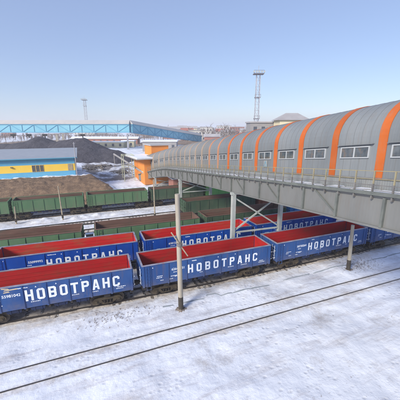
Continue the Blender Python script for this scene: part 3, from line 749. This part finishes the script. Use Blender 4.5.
# buffer/sign frames in the third row gap
t_ = thing('signal_box', 'small grey trackside cabinet in the snowy gap of the third row', 'cabinet', (-.3, 37.3, 0))
MB().box(-.45, .45, -.25, .25, 0, 1.5).build('cabinet_body', steel_l, t_); MB().box(-.5, .5, -.3, .3, 1.5, 1.56).build('lid', snowm, t_)
MB().box(-.3, .3, -.262, -.25, .3, 1.3).build('door', railing, t_)

# thawed trough line in the snow before the first row
m = MB(); x = 5.0; k = 0
while x < 60:
    yy = 20.75 + .15 * math.sin(x * .35) + (.45 if 9.2 < x < 10.2 else 0); zt = ground_z(x, yy) + .015 + .06 * N(x, 3, .9)
    m.v += [(x, yy - .08, -.4), (x, yy + .08, -.4), (x, yy + .08, zt), (x, yy - .08, zt)]
    if k: a = 4 * k - 4; m.f += [(a + j, a + (j + 1) % 4, a + 4 + (j + 1) % 4, a + 4 + j) for j in range(4)]
    k += 1; x += .3
cb = m.build('cable_trough', mat('trough_wet_concrete', srgb(140, 148, 154), srgb(166, 172, 180), 1.5, 0.8)); tag(cb, 'long low cable trough half buried in snow in front of the nearest wagons', 'cable trough')

def weeds(label, cx, cy, rx, ry, n, seed):
    rg = random.Random(seed); m = MB()
    for i in range(n):
        x = rg.gauss(cx, rx); y = rg.gauss(cy, ry)
        if any(abs(y - t) < 1.0 for t in (17.2,)): continue
        z = ground_z(x, y) - .02; h = rg.uniform(.08, .34)
        for j in range(3):
            e = Vector((x + rg.uniform(-.2, .2), y + rg.uniform(-.2, .2), z + h * rg.uniform(.5, 1))); m.add([(x - .012, y, z), (x + .012, y, z), e], [(0, 1, 2)])
    o = m.build('dry_weeds', mat('dry_weeds' + str(seed), srgb(126, 110, 96), srgb(96, 84, 78), 2, .9), kind='stuff'); o['label'] = label; o['category'] = 'weeds'
weeds('dry weeds poking through snow right of the short concrete pole', 27.3, 20.3, 1.1, .6, 320, 1)
weeds('sparse dry weeds in the snow before the nearest wagon bogie', 1.5, 21.0, 1.6, .5, 160, 2)
weeds('dead grass tufts covering the brown earth bank', -8, 64, 7.5, 3.6, 2600, 5)
weeds('sparse dry stalks in the snow at the right edge', 33, 13.5, 5, 1.3, 160, 3)

# ------------------------------------------------------------------ striped blue and yellow building
B = thing('striped_building', 'low sky blue building with a yellow stripe and grey metal roof above the earth bank', 'building', (-2.2, 73, 3.6), R(0))
def part_box(name, mt, x0, x1, y0, y1, z0, z1, parent): return MB().box(x0, x1, y0, y1, z0, z1).build(name, mt, parent)
BL = -22.0
zs = ((-.6, 1.45, wallblue, 'blue_wall'), (1.45, 3.05, wallyel, 'yellow_wall_stripe'), (3.05, 4.5, wallblue, 'blue_wall'))
for z0, z1, mt, nm in zs: part_box(nm, mt, BL, 0, 0, 11, z0, z1, B)
rf = MB(); rf.prism([(0, 0)], 0, 0) if False else None
rf.add([(BL - .5, -.7, 4.42), (.55, -.7, 4.42), (.55, 11.5, 5.85), (BL - .5, 11.5, 5.85), (BL - .5, -.7, 4.54), (.55, -.7, 4.54), (.55, 11.5, 6.0), (BL - .5, 11.5, 6.0)],
       [(3, 2, 1, 0), (4, 5, 6, 7), (0, 1, 5, 4), (1, 2, 6, 5), (2, 3, 7, 6), (3, 0, 4, 7)])
rfo = rf.build('roof', roofm, B)
MB().box(BL - .52, .57, -.76, -.70, 4.38, 4.58).build('eaves_trim', turq_d, rfo)
MB().add([(-.15, .1, 4.5), (-.15, 10.9, 4.5), (-.15, 10.9, 5.75)], [(0, 1, 2)]).build('gable_wall', wallblue, B)
for i in range(3):
    xw = -8.95 + i * .82
    f_ = MB().box(xw, xw + .08, -.06, .02, 1.5, 3.0).box(xw + .62, xw + .70, -.06, .02, 1.5, 3.0).box(xw + .08, xw + .62, -.06, .02, 2.92, 3.0).box(xw + .08, xw + .62, -.06, .02, 1.5, 1.58).build('window', woodm, B)
    MB().box(xw + .08, xw + .62, -.02, .0, 1.58, 2.92).build('pane', darkw, f_)
    MB().box(xw + .33, xw + .37, -.05, -.021, 1.58, 2.92).build('mullion', woodm, f_)
MB().box(-13.0, -12.6, -.3, 0, 2.6, 2.8).build('wall_lamp', railing, B)
MB().box(-1.6, -.5, -.05, .0, 1.5, 3.0).build('side_door', woodm, B)
MB().box(-.1, .0, -.06, -.001, -.6, 4.4).build('downpipe', debris, B)
tag(MB().tube((-2.0, 72.2, 3.3), (-2.0, 72.2, 11.6), .11, .08, 8).box(-2.25, -1.75, 72.15, 72.25, 11.2, 11.3).build('lamp_post', mastm), 'thin pale lamp post at the right end of the striped building', 'lamp post')

# ------------------------------------------------------------------ coal heaps
def coal_heap(label, ridge, base, half, seed):
    half += 3
    """ridge: list of (x, y, height); heightfield around that crest"""
    x0 = min(r[0] for r in ridge) - half; x1 = max(r[0] for r in ridge) + half; y0 = min(r[1] for r in ridge) - half; y1 = max(r[1] for r in ridge) + half
    st = .8; m = MB(); nxx = int((x1 - x0) / st) + 1; nyy = int((y1 - y0) / st) + 1
    def h(x, y):
        best = -9.0
        for (a, b_) in zip(ridge, ridge[1:]):
            dx, dy = b_[0] - a[0], b_[1] - a[1]; L = dx * dx + dy * dy
            k = max(0, min(1, ((x - a[0]) * dx + (y - a[1]) * dy) / L)); d = math.hypot(x - a[0] - k * dx, y - a[1] - k * dy)
            hh = a[2] + (b_[2] - a[2]) * k
            best = max(best, hh - max(0, d - .4) * .5 - (0.25 if d < 1 else 0))
        return best + .5 * N(x, y, .16, seed) + .22 * N(x, y, .6, seed)
    for j in range(nyy):
        for i in range(nxx):
            x = x0 + i * st; y = y0 + j * st; m.v.append((x, y, base + max(-1.2, h(x, y))))
    for j in range(nyy - 1):
        for i in range(nxx - 1):
            a = j * nxx + i
            if max(m.v[q][2] for q in (a, a + 1, a + nxx, a + nxx + 1)) > base - 1.0: m.f.append((a, a + 1, a + nxx + 1, a + nxx))
    o = m.build('coal_heap', coalm, smooth=True)
    return tag(o, label, 'coal heap', 'coal heaps behind the striped building')
def pl(u, d, z=0): q = place((u - 200) / 2.938, d, z); return (q.x, q.y)
coal_heap('broad dark coal heap with a low peak behind the striped building roof', [(*pl(-60, 122), 5.0), (*pl(-10, 121), 4.9), (*pl(10, 120), 5.1), (*pl(22, 118), 5.9), (*pl(38, 117), 8.2), (*pl(50, 116), 6.0), (*pl(62, 115), 5.6)], 3.6, 12, 3)
coal_heap('dark coal heap tapering to the right beyond the striped building', [(*pl(60, 114), 6.2), (*pl(72, 111), 7.2), (*pl(81, 110), 7.5), (*pl(93, 108), 3.9), (*pl(106, 107), 3.8), (*pl(113, 106), 3.5), (*pl(126, 104), 1.6), (*pl(132, 103), .5)], 3.8, 11, 8)

# rubble and fence bits right of the striped building
rg = random.Random(11)
for k, (u, d, lab) in enumerate(((84, 88, 'dark rubble pile beside the snow at the right of the striped building'), (98, 92, 'scattered dark rubble in front of the tapering coal heap'), (119, 86, 'small dark rubble pile below the tapering coal heap'))):
    m = MB(); bx, by = pl(u, d); bz = ground_z(bx, by)
    for i in range(110):
        a = rg.gauss(0, 1.9 if k < 2 else .9); b_ = rg.gauss(0, .9); s_ = rg.uniform(.15, .5)
        m.bar((bx + a, by + b_, bz + rg.uniform(-.1, .3)), (bx + a + rg.uniform(-.7, .7), by + b_ + rg.uniform(-.5, .5), bz + rg.uniform(0, .6)), s_ * .9, s_ * .6)
    tag(m.build('rubble_pile', debris, kind='stuff'), lab, 'rubble')
F = thing('plank_fence', 'short weathered fence standing right of the striped building', 'fence', (-.8, 78.5, 3.9))
for i in range(6): MB().box(i * .9, i * .9 + .12, -.06, .06, -.3, 1.5).build('fence_post', woodm, F)
for z in (.5, 1.2): MB().box(0, 4.6, -.09, -.06, z, z + .14).build('rail', woodm, F)

# ------------------------------------------------------------------ orange transfer house
ang = math.atan2(12.94 - 14.01, 10.0)
O_ = thing('orange_house', 'orange transfer house with a snow covered roof where the grey gallery ends', 'building', (14.1, 73.6, 0), R(6))
MB().box(0, 13, 0, 10, .2, 6.9).build('wall', orw1, O_)
rf = MB().box(-2.2, 13.6, -1.2, 10.8, 6.9, 7.15).build('roof', roofg, O_)
MB().box(-2.1, 13.5, -1.1, 10.7, 7.15, 7.38).build('roof_snow', snowm, rf)
MB().box(3.4, 8.4, 4, 10, 7.39, 10.0).build('upper_storey', orw1, O_)
MB().box(3.1, 8.7, 3.7, 10.3, 10.0, 10.3).build('upper_roof', roofg, O_)
MB().box(-.04, 0, 1.0, 9.5, 3.4, 3.6).build('wall_trim', creamw, O_)
L_ = thing('steel_frame', 'pale green open steel frame standing beside the orange house', 'steel frame', (9.6, 79, 0))
for x in (0, 2.8):
    for y in (0, 4): MB().box(x - .08, x + .08, y - .08, y + .08, .0, 7.6).build('column', limem, L_)
for z in (4.4, 7.5):
    for y in (0, 4): MB().bar((0, y, z), (2.8, y, z), .13).build('beam', limem, L_)
    for x in (0, 2.8): MB().bar((x, 0, z), (x, 4, z), .13).build('beam', limem, L_)
pa = place((112 - 200) / 2.938, 92, 0); pb = place((145 - 200) / 2.86, 74, 0)
tag(MB().tube((pa.x, pa.y, 6.6), (pb.x, pb.y, 3.0), .28, .28, 8).bar((pa.x, pa.y, 3.5), (pa.x, pa.y, 6.6), .25).bar(((pa.x + pb.x) / 2, (pa.y + pb.y) / 2, 1), ((pa.x + pb.x) / 2, (pa.y + pb.y) / 2, 4.7), .2).build('pipe', greyw), 'dark grey inclined pipe leading down to the orange house', 'pipe')
# low brick shed seen beneath the gallery end
sh = thing('brick_shed', 'low brown brick shed seen beneath the far end of the gallery', 'shed', (18.5, 62.5, 0))
MB().box(0, 12, 0, 4, -.2, 3.2).build('wall', brick, sh); MB().box(-.3, 12.3, -.3, 4.3, 3.2, 3.4).build('roof', snowm, sh)
for i in range(4):
    f_ = MB().box(1 + i * 2.8, 2.2 + i * 2.8, -.05, .01, 1.2, 2.4).build('window', woodm, sh); MB().box(1.1 + i * 2.8, 2.1 + i * 2.8, -.06, -.05, 1.3, 2.3).build('pane', darkw, f_)

# ------------------------------------------------------------------ turquoise conveyor gallery
T = thing('conveyor_gallery', 'long turquoise conveyor gallery with grey roof, sloping down at its right end', 'conveyor gallery', (0, 0, 0))
Ta = place(-88, 150); Tb = place((130 - 200) / 2.938, 150); Tc = place((200 - 200) / 2.938, 215)
SEG = [((Ta.x, Ta.y, 12.6), (Tb.x, Tb.y, 12.6)), ((Tb.x, Tb.y, 12.6), (Tc.x, Tc.y, 4.9))]
for a, b_ in SEG:
    a = Vector(a); b_ = Vector(b_); d = (b_ - a); L = d.length; dn = d / L; side = Vector((dn.y, -dn.x, 0)).normalized()
    if side.dot(Vector((0, -1, 0))) < 0: side = -side
    def tp(s, o, z): q = a + dn * s; return (q.x + side.x * o, q.y + side.y * o, q.z + z)
    n = int(L / 6)
    for i in range(n):
        s0, s1 = L * i / n, L * (i + 1) / n
        m = MB().add([tp(s0 + .05, 1.5, .1), tp(s1 - .05, 1.5, .1), tp(s1 - .05, 1.5, 3.8), tp(s0 + .05, 1.5, 3.8), tp(s0 + .05, 1.4, .1), tp(s1 - .05, 1.4, .1), tp(s1 - .05, 1.4, 3.8), tp(s0 + .05, 1.4, 3.8)],
                     [(0, 1, 2, 3), (7, 6, 5, 4), (0, 4, 5, 1), (1, 5, 6, 2), (2, 6, 7, 3), (3, 7, 4, 0)])
        m.build('cladding_panel', turq, T)
        m = MB().bar(tp(s0, 1.62, 0), tp(s0, 1.62, 3.9), .2)
        (m.bar(tp(s0, 1.6, .1), tp(s1, 1.6, 3.8), .22) if i % 2 else m.bar(tp(s0, 1.6, 3.8), tp(s1, 1.6, .1), .22))
        m.build('truss_member', turq_d, T)
    MB().bar(tp(0, 1.6, 0), tp(L, 1.6, 0), .4).bar(tp(0, 1.6, 3.9), tp(L, 1.6, 3.9), .35).bar(tp(0, -1.6, 0), tp(L, -1.6, 0), .3).build('chord', turq_d, T)
    MB().add([tp(0, 1.9, 4.0), tp(L, 1.9, 4.0), tp(L, 1.9, 4.25), tp(0, 1.9, 4.25), tp(L, 0, 6.0), tp(0, 0, 6.0), tp(0, -1.9, 4.05), tp(L, -1.9, 4.05)],
             [(0, 1, 2, 3), (3, 2, 4, 5), (5, 4, 7, 6), (0, 6, 7, 1), (0, 3, 5, 6), (1, 7, 4, 2)]).build('roof', roofg, T)
    MB().add([tp(0, 1.3, 0), tp(L, 1.3, 0), tp(L, -1.3, 0), tp(0, -1.3, 0), tp(0, 1.3, 3.9), tp(L, 1.3, 3.9), tp(L, -1.3, 3.9), tp(0, -1.3, 3.9)], [(0, 1, 2, 3), (4, 5, 6, 7), (3, 2, 6, 7), (0, 4, 7, 3), (1, 2, 6, 5)]).build('back_wall', turq, T)
def tsup(u, d, zt, w_, mt, nm):
    for s in (-1, 1):
        q = place((u + s * (3.2 if nm == 'support_column' else .0) - 200) / 2.938, d)
        MB().add([(q.x - w_ * 1.5, q.y - w_, 3), (q.x + w_ * 1.5, q.y - w_, 3), (q.x + w_ * 1.5, q.y + w_, 3), (q.x - w_ * 1.5, q.y + w_, 3), (q.x - w_ * .8, q.y - w_, zt), (q.x + w_ * .8, q.y - w_, zt), (q.x + w_ * .8, q.y + w_, zt), (q.x - w_ * .8, q.y + w_, zt)],
                 [(3, 2, 1, 0), (4, 5, 6, 7), (0, 1, 5, 4), (1, 2, 6, 5), (2, 3, 7, 6), (3, 0, 4, 7)]).build(nm, mt, T)
        if nm != 'support_column': break
tsup(59, 149.5, 11.8, .55, concrete, 'support_column')
tsup(127, 149.5, 11.8, .35, mastm, 'steel_support'); tsup(165, 184, 7.4, .4, mastm, 'steel_support'); tsup(-20, 149.5, 11.8, .55, concrete, 'support_column')
for u in (12, 28, 44, 82):
    q = place((u - 200) / 2.938, 149)
    MB().box(q.x - 1.1, q.x + 1.1, q.y - .6, q.y + .6, 10.7, 11.7).box(q.x - .25, q.x + .25, q.y - .3, q.y + .3, 9.8, 10.7).build('drive_unit', steel_d, T)
# roofed building parts beyond the conveyor
# ------------------------------------------------------------------ lattice masts
def mast(label, u, d, ztop, wdt, plats, z0=3.5):
    q = place((u - 200) / 2.938, d); r = thing('lighting_mast', label, 'lattice mast', (q.x, q.y, z0), R(HEAD - 90), 'lattice lighting masts on the horizon')
    H = ztop - z0; m = MB()
    for sx in (-1, 1):
        for sy in (-1, 1): m.bar((sx * wdt, sy * wdt, 0), (sx * wdt * .8, sy * wdt * .8, H), .17)
    m.build('mast_leg', mastm, r)
    m = MB(); z = 0; n = int(H / (2.6 * wdt)); 
    for i in range(n):
        z0_, z1_ = H * i / n, H * (i + 1) / n; k0 = wdt * (1 - .2 * i / n); k1 = wdt * (1 - .2 * (i + 1) / n)
        for (a, b_) in (((-1, -1), (1, -1)), ((1, -1), (1, 1)), ((1, 1), (-1, 1)), ((-1, 1), (-1, -1))):
            m.bar((a[0] * k0, a[1] * k0, z0_), (b_[0] * k1, b_[1] * k1, z1_), .08); m.bar((a[0] * k0, a[1] * k0, z0_), (b_[0] * k0, b_[1] * k0, z0_), .08)
    m.build('lattice_bracing', mastm, r)
    for (zf, pw_) in plats:
        z = zf - 3.5
        p_ = MB().box(-pw_, pw_, -pw_ * .7, pw_ * .7, z, z + .3)
        for sx in (-1, 1): p_.bar((sx * pw_, -pw_ * .7, z + .3), (sx * pw_, -pw_ * .7, z + 1.3), .1)
        p_.bar((-pw_, -pw_ * .7, z + 1.3), (pw_, -pw_ * .7, z + 1.3), .1)
        p_ = p_.build('platform', mastd, r)
        if pw_ > 1.5 * wdt:
            for i in range(5): MB().box(-pw_ + i * pw_ / 2 - .25, -pw_ + i * pw_ / 2 + .25, -pw_ * .7 - .4, -pw_ * .7, z + .5, z + 1.1).build('floodlight', steel_l, p_)
    m = MB().bar((0, 0, H), (0, 0, H + 3.2), .12).bar((-wdt, 0, H), (-wdt, 0, H + 1.6), .1); m.build('antenna', mastm, r)
mast('tall double lattice mast with platforms rising above the vaulted gallery roof', 256, 120, 35.0, .85, ((35.0, 2.0), (26.3, 1.1), (18.2, 1.1)))
mast('smaller distant lattice mast rising above the turquoise conveyor gallery', 87, 260, 38.5, 1.0, ((38.0, 2.2), (33, 1.2)))

# ------------------------------------------------------------------ hip-roofed block behind the vaulted gallery
q = place((289 - 200) / 2.938, 84); H_ = thing('hip_roofed_tower', 'pale block with a grey hipped roof peeping over the vaulted gallery', 'building', (q.x, q.y, 3.5), R(HEAD - 90))
MB().box(-3.6, 3.9, -3.4, 3.4, 0, 13.3).build('wall', creamw, H_)
MB().add([(-4.3, -4, 13.3), (4.7, -4, 13.3), (4.7, 4, 13.3), (-4.3, 4, 13.3), (-1.2, 0, 15.3), (2.2, 0, 15.3)], [(3, 2, 1, 0), (0, 1, 5, 4), (1, 2, 5), (2, 3, 4, 5), (3, 0, 4)]).build('roof', roof_f, H_)
for i in range(3):
    f_ = MB().box(-3.0 + i * 2.4, -1.8 + i * 2.4, -3.45, -3.4, 10.2, 11.6).build('window', winf, H_); MB().box(-2.9 + i * 2.4, -1.9 + i * 2.4, -3.46, -3.45, 10.3, 11.5).build('pane', darkw, f_)
q = place((264 - 200) / 2.938, 92); A_ = thing('low_annex', 'flat grey roofed annex left of the hip roofed block', 'building', (q.x, q.y, 3.5), R(HEAD - 90))
MB().box(-5, 5, -4, 4, 0, 12.7).build('wall', greyw, A_); MB().box(-5.3, 5.3, -4.3, 4.3, 12.7, 13.1).build('roof', roof_f, A_)
for i in range(4): MB().box(-4 + i * 2.4, -3 + i * 2.4, -4.04, -4, 10.2, 11.6).build('window', darkw, A_)

# ------------------------------------------------------------------ town and trees on the horizon
def house(label, u, d, wid, dep, hgt, wallm, roofmm, kind='gable', z=4.0, rise=2.0, nw=5, rot=0.0, storeys=1, cat='building'):
    q = place((u - 200) / 2.938, d); r = thing('distant_house', label, cat, (q.x, q.y, z), R(HEAD - 90) + rot, 'buildings of the town on the horizon')
    MB().box(-wid / 2, wid / 2, -dep / 2, dep / 2, 0, hgt).build('wall', wallm, r)
    if kind == 'gable':
        o = .5; MB().add([(-wid / 2 - o, -dep / 2 - o, hgt), (wid / 2 + o, -dep / 2 - o, hgt), (wid / 2 + o, dep / 2 + o, hgt), (-wid / 2 - o, dep / 2 + o, hgt), (-wid / 2 - o, 0, hgt + rise), (wid / 2 + o, 0, hgt + rise)], [(3, 2, 1, 0), (0, 1, 5, 4), (2, 3, 4, 5), (1, 2, 5), (3, 0, 4)]).build('roof', roofmm, r)
    else: MB().box(-wid / 2 - .4, wid / 2 + .4, -dep / 2 - .4, dep / 2 + .4, hgt, hgt + .5).build('roof', roofmm, r)
    for s_ in range(storeys):
        for i in range(nw):
            x = -wid / 2 + (i + .5) * wid / nw; zz = (s_ + .5) * hgt / storeys
            MB().box(x - .6, x + .6, -dep / 2 - .06, -dep / 2, zz - .7, zz + .8).build('window', darkw, r)
    return r
house('long red brick workshop at the foot of the sloping conveyor on the horizon', 172, 300, 17, 10, 9.5, brick, roof_f, 'gable', 4, 2.6, 6)
house('red brick house with a dark roof right of the long workshop', 187, 270, 11, 10, 8.4, brick, roof_r, 'gable', 4, 2.4, 4)
house('white flat roofed block in the town left of the bare trees', 197, 250, 14, 10, 8.6, palew, roof_f, 'flat', 4, 0, 5, 0, 2)
house('pale block with taller roof behind the white flat block', 206, 300, 12, 10, 11.5, palew, roof_f, 'flat', 4, 0, 4, 0, 2)
house('low red brick shed in front of the white blocks', 212, 190, 10, 6, 5.2, brick, roof_f, 'gable', 4, 1.8, 4)
house('grey house with a shallow roof among the bare trees', 228, 260, 12, 9, 7.5, greyw, roof_f, 'gable', 4, 2.0, 4)
house('pale distant house near the right end of the bare trees', 246, 300, 12, 9, 8.5, palew, roof_f, 'gable', 4, 2.0, 4)
house('cream low wall like shed beyond the tapering coal heap', 106, 165, 20, 5, 3.0, creamw, snowm, 'flat', 3.9, 0, 5)
house('cream small shed left of the orange house beyond the coal', 128, 170, 7, 5, 3.4, creamw, snowm, 'flat', 3.9, 0, 2)
house('long brown shed with snowy roof beyond the coal heaps', 105, 205, 46, 8, 3.6, brick, snowm, 'gable', 3.9, 1.4, 10)
house('grey long shed with pale roof behind the orange house', 160, 140, 16, 8, 4.6, greyw, snowm, 'flat', 3.9, 0, 5)
house('small brown house on the far snowy field at the left', 8, 420, 16, 9, 5, brick, snowm, 'gable', 4, 2.4, 4)
house('pale long barn on the far snowy field beneath the conveyor', 85, 480, 34, 12, 5, palew, snowm, 'gable', 4, 2.4, 6)

for args in (('small red roofed house far left of the workshop on the horizon', 152, 420, 10, 8, 7, palew, roof_r, 'gable', 4, 3),
             ('long low grey works beyond the white blocks', 200, 420, 40, 12, 11, greyw, roof_f, 'flat', 4, 0, 9),
             ('tiny white house between bare trees left of the grey house', 220, 330, 9, 8, 7, palew, roof_r, 'gable', 4, 3, 3),
             ('brown apartment block behind the bare trees, left of the tall mast', 237, 380, 18, 10, 12, brick, roof_f, 'flat', 4, 0, 6, 0, 3),
             ('pale apartment block far beyond the grey house', 224, 460, 22, 10, 14, palew, roof_f, 'flat', 4, 0, 7, 0, 3),
             ('cream house with dark roof right of the red houses', 192, 350, 12, 9, 10, creamw, roof_f, 'gable', 4, 3, 4),
             ('low white sheds right of the tall mast foot', 258, 330, 16, 8, 9.5, palew, roof_f, 'gable', 4, 2, 5),
             ('small brick chimney house at the edge of the white blocks', 182, 400, 12, 9, 11, brick, roof_f, 'gable', 4, 3, 4)):
    house(*args)
def bare_tree_mesh(seed, h, spread, branches=9, twigs=7):
    rg = random.Random(seed); crown = MB(); trunk = MB(); trunk.tube((0, 0, -.4), (0, 0, h * .45), h * .022, h * .014, 6); trunk.tube((0, 0, h * .45), (rg.uniform(-.3, .3), 0, h * .8), h * .014, h * .005, 5)
    for i in range(branches):
        z = h * rg.uniform(.3, .75); a = rg.uniform(0, 6.28); L = spread * rg.uniform(.5, 1.0) * (1.15 - z / h * .5)
        p = Vector((0, 0, z)); e = p + Vector((math.cos(a) * L, math.sin(a) * L, L * rg.uniform(.6, 1.3)))
        crown.bar(p, e, h * .009)
        for j in range(twigs):
            k = rg.uniform(.3, 1.0); s_ = p.lerp(e, k); a2 = a + rg.uniform(-1.4, 1.4); l2 = L * rg.uniform(.3, .6)
            e2 = s_ + Vector((math.cos(a2) * l2, math.sin(a2) * l2, l2 * rg.uniform(.4, 1.5))); w2 = Vector((0, 0, 1)).cross(e2 - s_).normalized() * h * .005
            crown.add([s_ - w2, s_ + w2, e2], [(0, 1, 2)])
            for q_ in range(3):
                s3 = s_.lerp(e2, rg.uniform(.3, .9)); e3 = s3 + Vector((rg.uniform(-1, 1), rg.uniform(-1, 1), rg.uniform(.1, 1.2))) * l2 * .45
                w3 = Vector((0, 0, 1)).cross(e3 - s3).normalized() * h * .004; crown.add([s3 - w3, s3 + w3, e3], [(0, 1, 2)])
    return trunk.mesh('trunk', bark), crown.mesh('crown', bark)
TM = [bare_tree_mesh(s, 10, 3.4, 12, 8) for s in range(5)]
rg = random.Random(5)
tl = [(203, 235, 'bare tree just right of the white flat roofed block'), (208, 215, 'tall bare tree at the left end of the clump above the gallery roof'), (214, 225, 'bare tree behind the low red brick shed'), (219, 205, 'spreading bare tree over the vaulted roof, right of the brick shed'),
      (224, 215, 'bare tree left of the grey house'), (230, 205, 'bare tree right before the grey house'), (235, 220, 'bare tree between the grey house and the tall mast'), (240, 210, 'bare tree near the foot of the tall mast, left side'), (245, 225, 'dense bare tree left of the tall mast'),
      (250, 215, 'bare tree directly beside the tall mast'), (190, 255, 'small bare tree behind the red brick houses'), (166, 330, 'lone bare tree on the horizon above the sloping conveyor')]
for i, (u, d, lab) in enumerate(tl):
    q = place((u - 200) / 2.938, d); tr, cr = TM[i % 5]; sc_ = rg.uniform(1.05, 1.4)
    r = thing('bare_tree', lab, 'tree', (q.x, q.y, 3.8), rg.uniform(0, 6), 'bare trees of the town'); r.scale = (sc_, sc_, sc_)
    link('trunk', tr, r); link('crown', cr, r)
# far woods that read as a mass
for i, (u, d, lab) in enumerate(((195, 300, 'bare tree rising behind the white flat roofed block'), (212, 270, 'slender bare tree behind the low red brick shed, farther off'), (217, 250, 'bare tree between shed and grey house, farther back'),
        (227, 190, 'nearest bare tree just above the gallery roof, before the grey house'), (233, 240, 'small bare tree right of the grey house'), (248, 190, 'near bare tree just above the gallery roof by the mast'),
        (255, 240, 'bare tree right behind the tall mast foot'), (260, 205, 'bare tree right of the tall mast beside the flat annex'), (178, 310, 'bare tree between the two red brick buildings'), (158, 360, 'distant bare tree left of the lone one above the conveyor'))):
    q = place((u - 200) / 2.938, d); tr, cr = TM[(i + 2) % 5]; sc_ = rg.uniform(.95, 1.35)
    r = thing('bare_tree', lab, 'tree', (q.x, q.y, 3.8), rg.uniform(0, 6), 'bare trees of the town'); r.scale = (sc_, sc_, sc_)
    link('trunk', tr, r); link('crown', cr, r)
def woods(name, label, u0, u1, d0, d1, n, h0, h1, seed):
    rg = random.Random(seed); m = MB()
    for i in range(n):
        q = place((rg.uniform(u0, u1) - 200) / 2.938, rg.uniform(d0, d1), 3.9); h = rg.uniform(h0, h1)
        m.bar(q, q + Vector((0, 0, h * .8)), h * .03)
        for j in range(16):
            s_ = q + Vector((0, 0, h * rg.uniform(.25, .8))); e = s_ + Vector((rg.uniform(-1, 1), rg.uniform(-1, 1), rg.uniform(.1, .9))) * h * .32
            w_ = (e - s_).cross(Vector((rg.uniform(-1, 1), rg.uniform(-1, 1), .3))).normalized() * h * .02
            m.add([s_ - w_, s_ + w_, e], [(0, 1, 2)])
    o = m.build(name, bark, kind='stuff'); o['label'] = label; o['category'] = 'woods'
woods('distant_woods', 'hazy bare woods along the horizon beneath the turquoise conveyor', -60, 200, 230, 330, 420, 4, 7.5, 1)
woods('distant_woods', 'thin line of far trees closing the horizon', -160, 620, 700, 1100, 900, 9, 16, 2)
woods('distant_shrubs', 'low bare scrub on the snow between coal heaps and woods', -60, 150, 160, 215, 260, 1.5, 3.2, 4)
# ------------------------------------------------------------------ air
hz = MB().box(-3100, 3100, -3100, 3100, -2.2, 46)
hm_ = bpy.data.materials.new('haze'); hm_.use_nodes = True; t = hm_.node_tree; t.nodes.remove(t.nodes['Principled BSDF'])
pv = t.nodes.new('ShaderNodeVolumePrincipled'); pv.inputs['Color'].default_value = (.96, .97, 1, 1); pv.inputs['Density'].default_value = 0.00065; pv.inputs['Anisotropy'].default_value = 0.2
t.links.new(pv.outputs[0], t.nodes['Material Output'].inputs['Volume'])
hz.build('haze', hm_, kind='stuff')
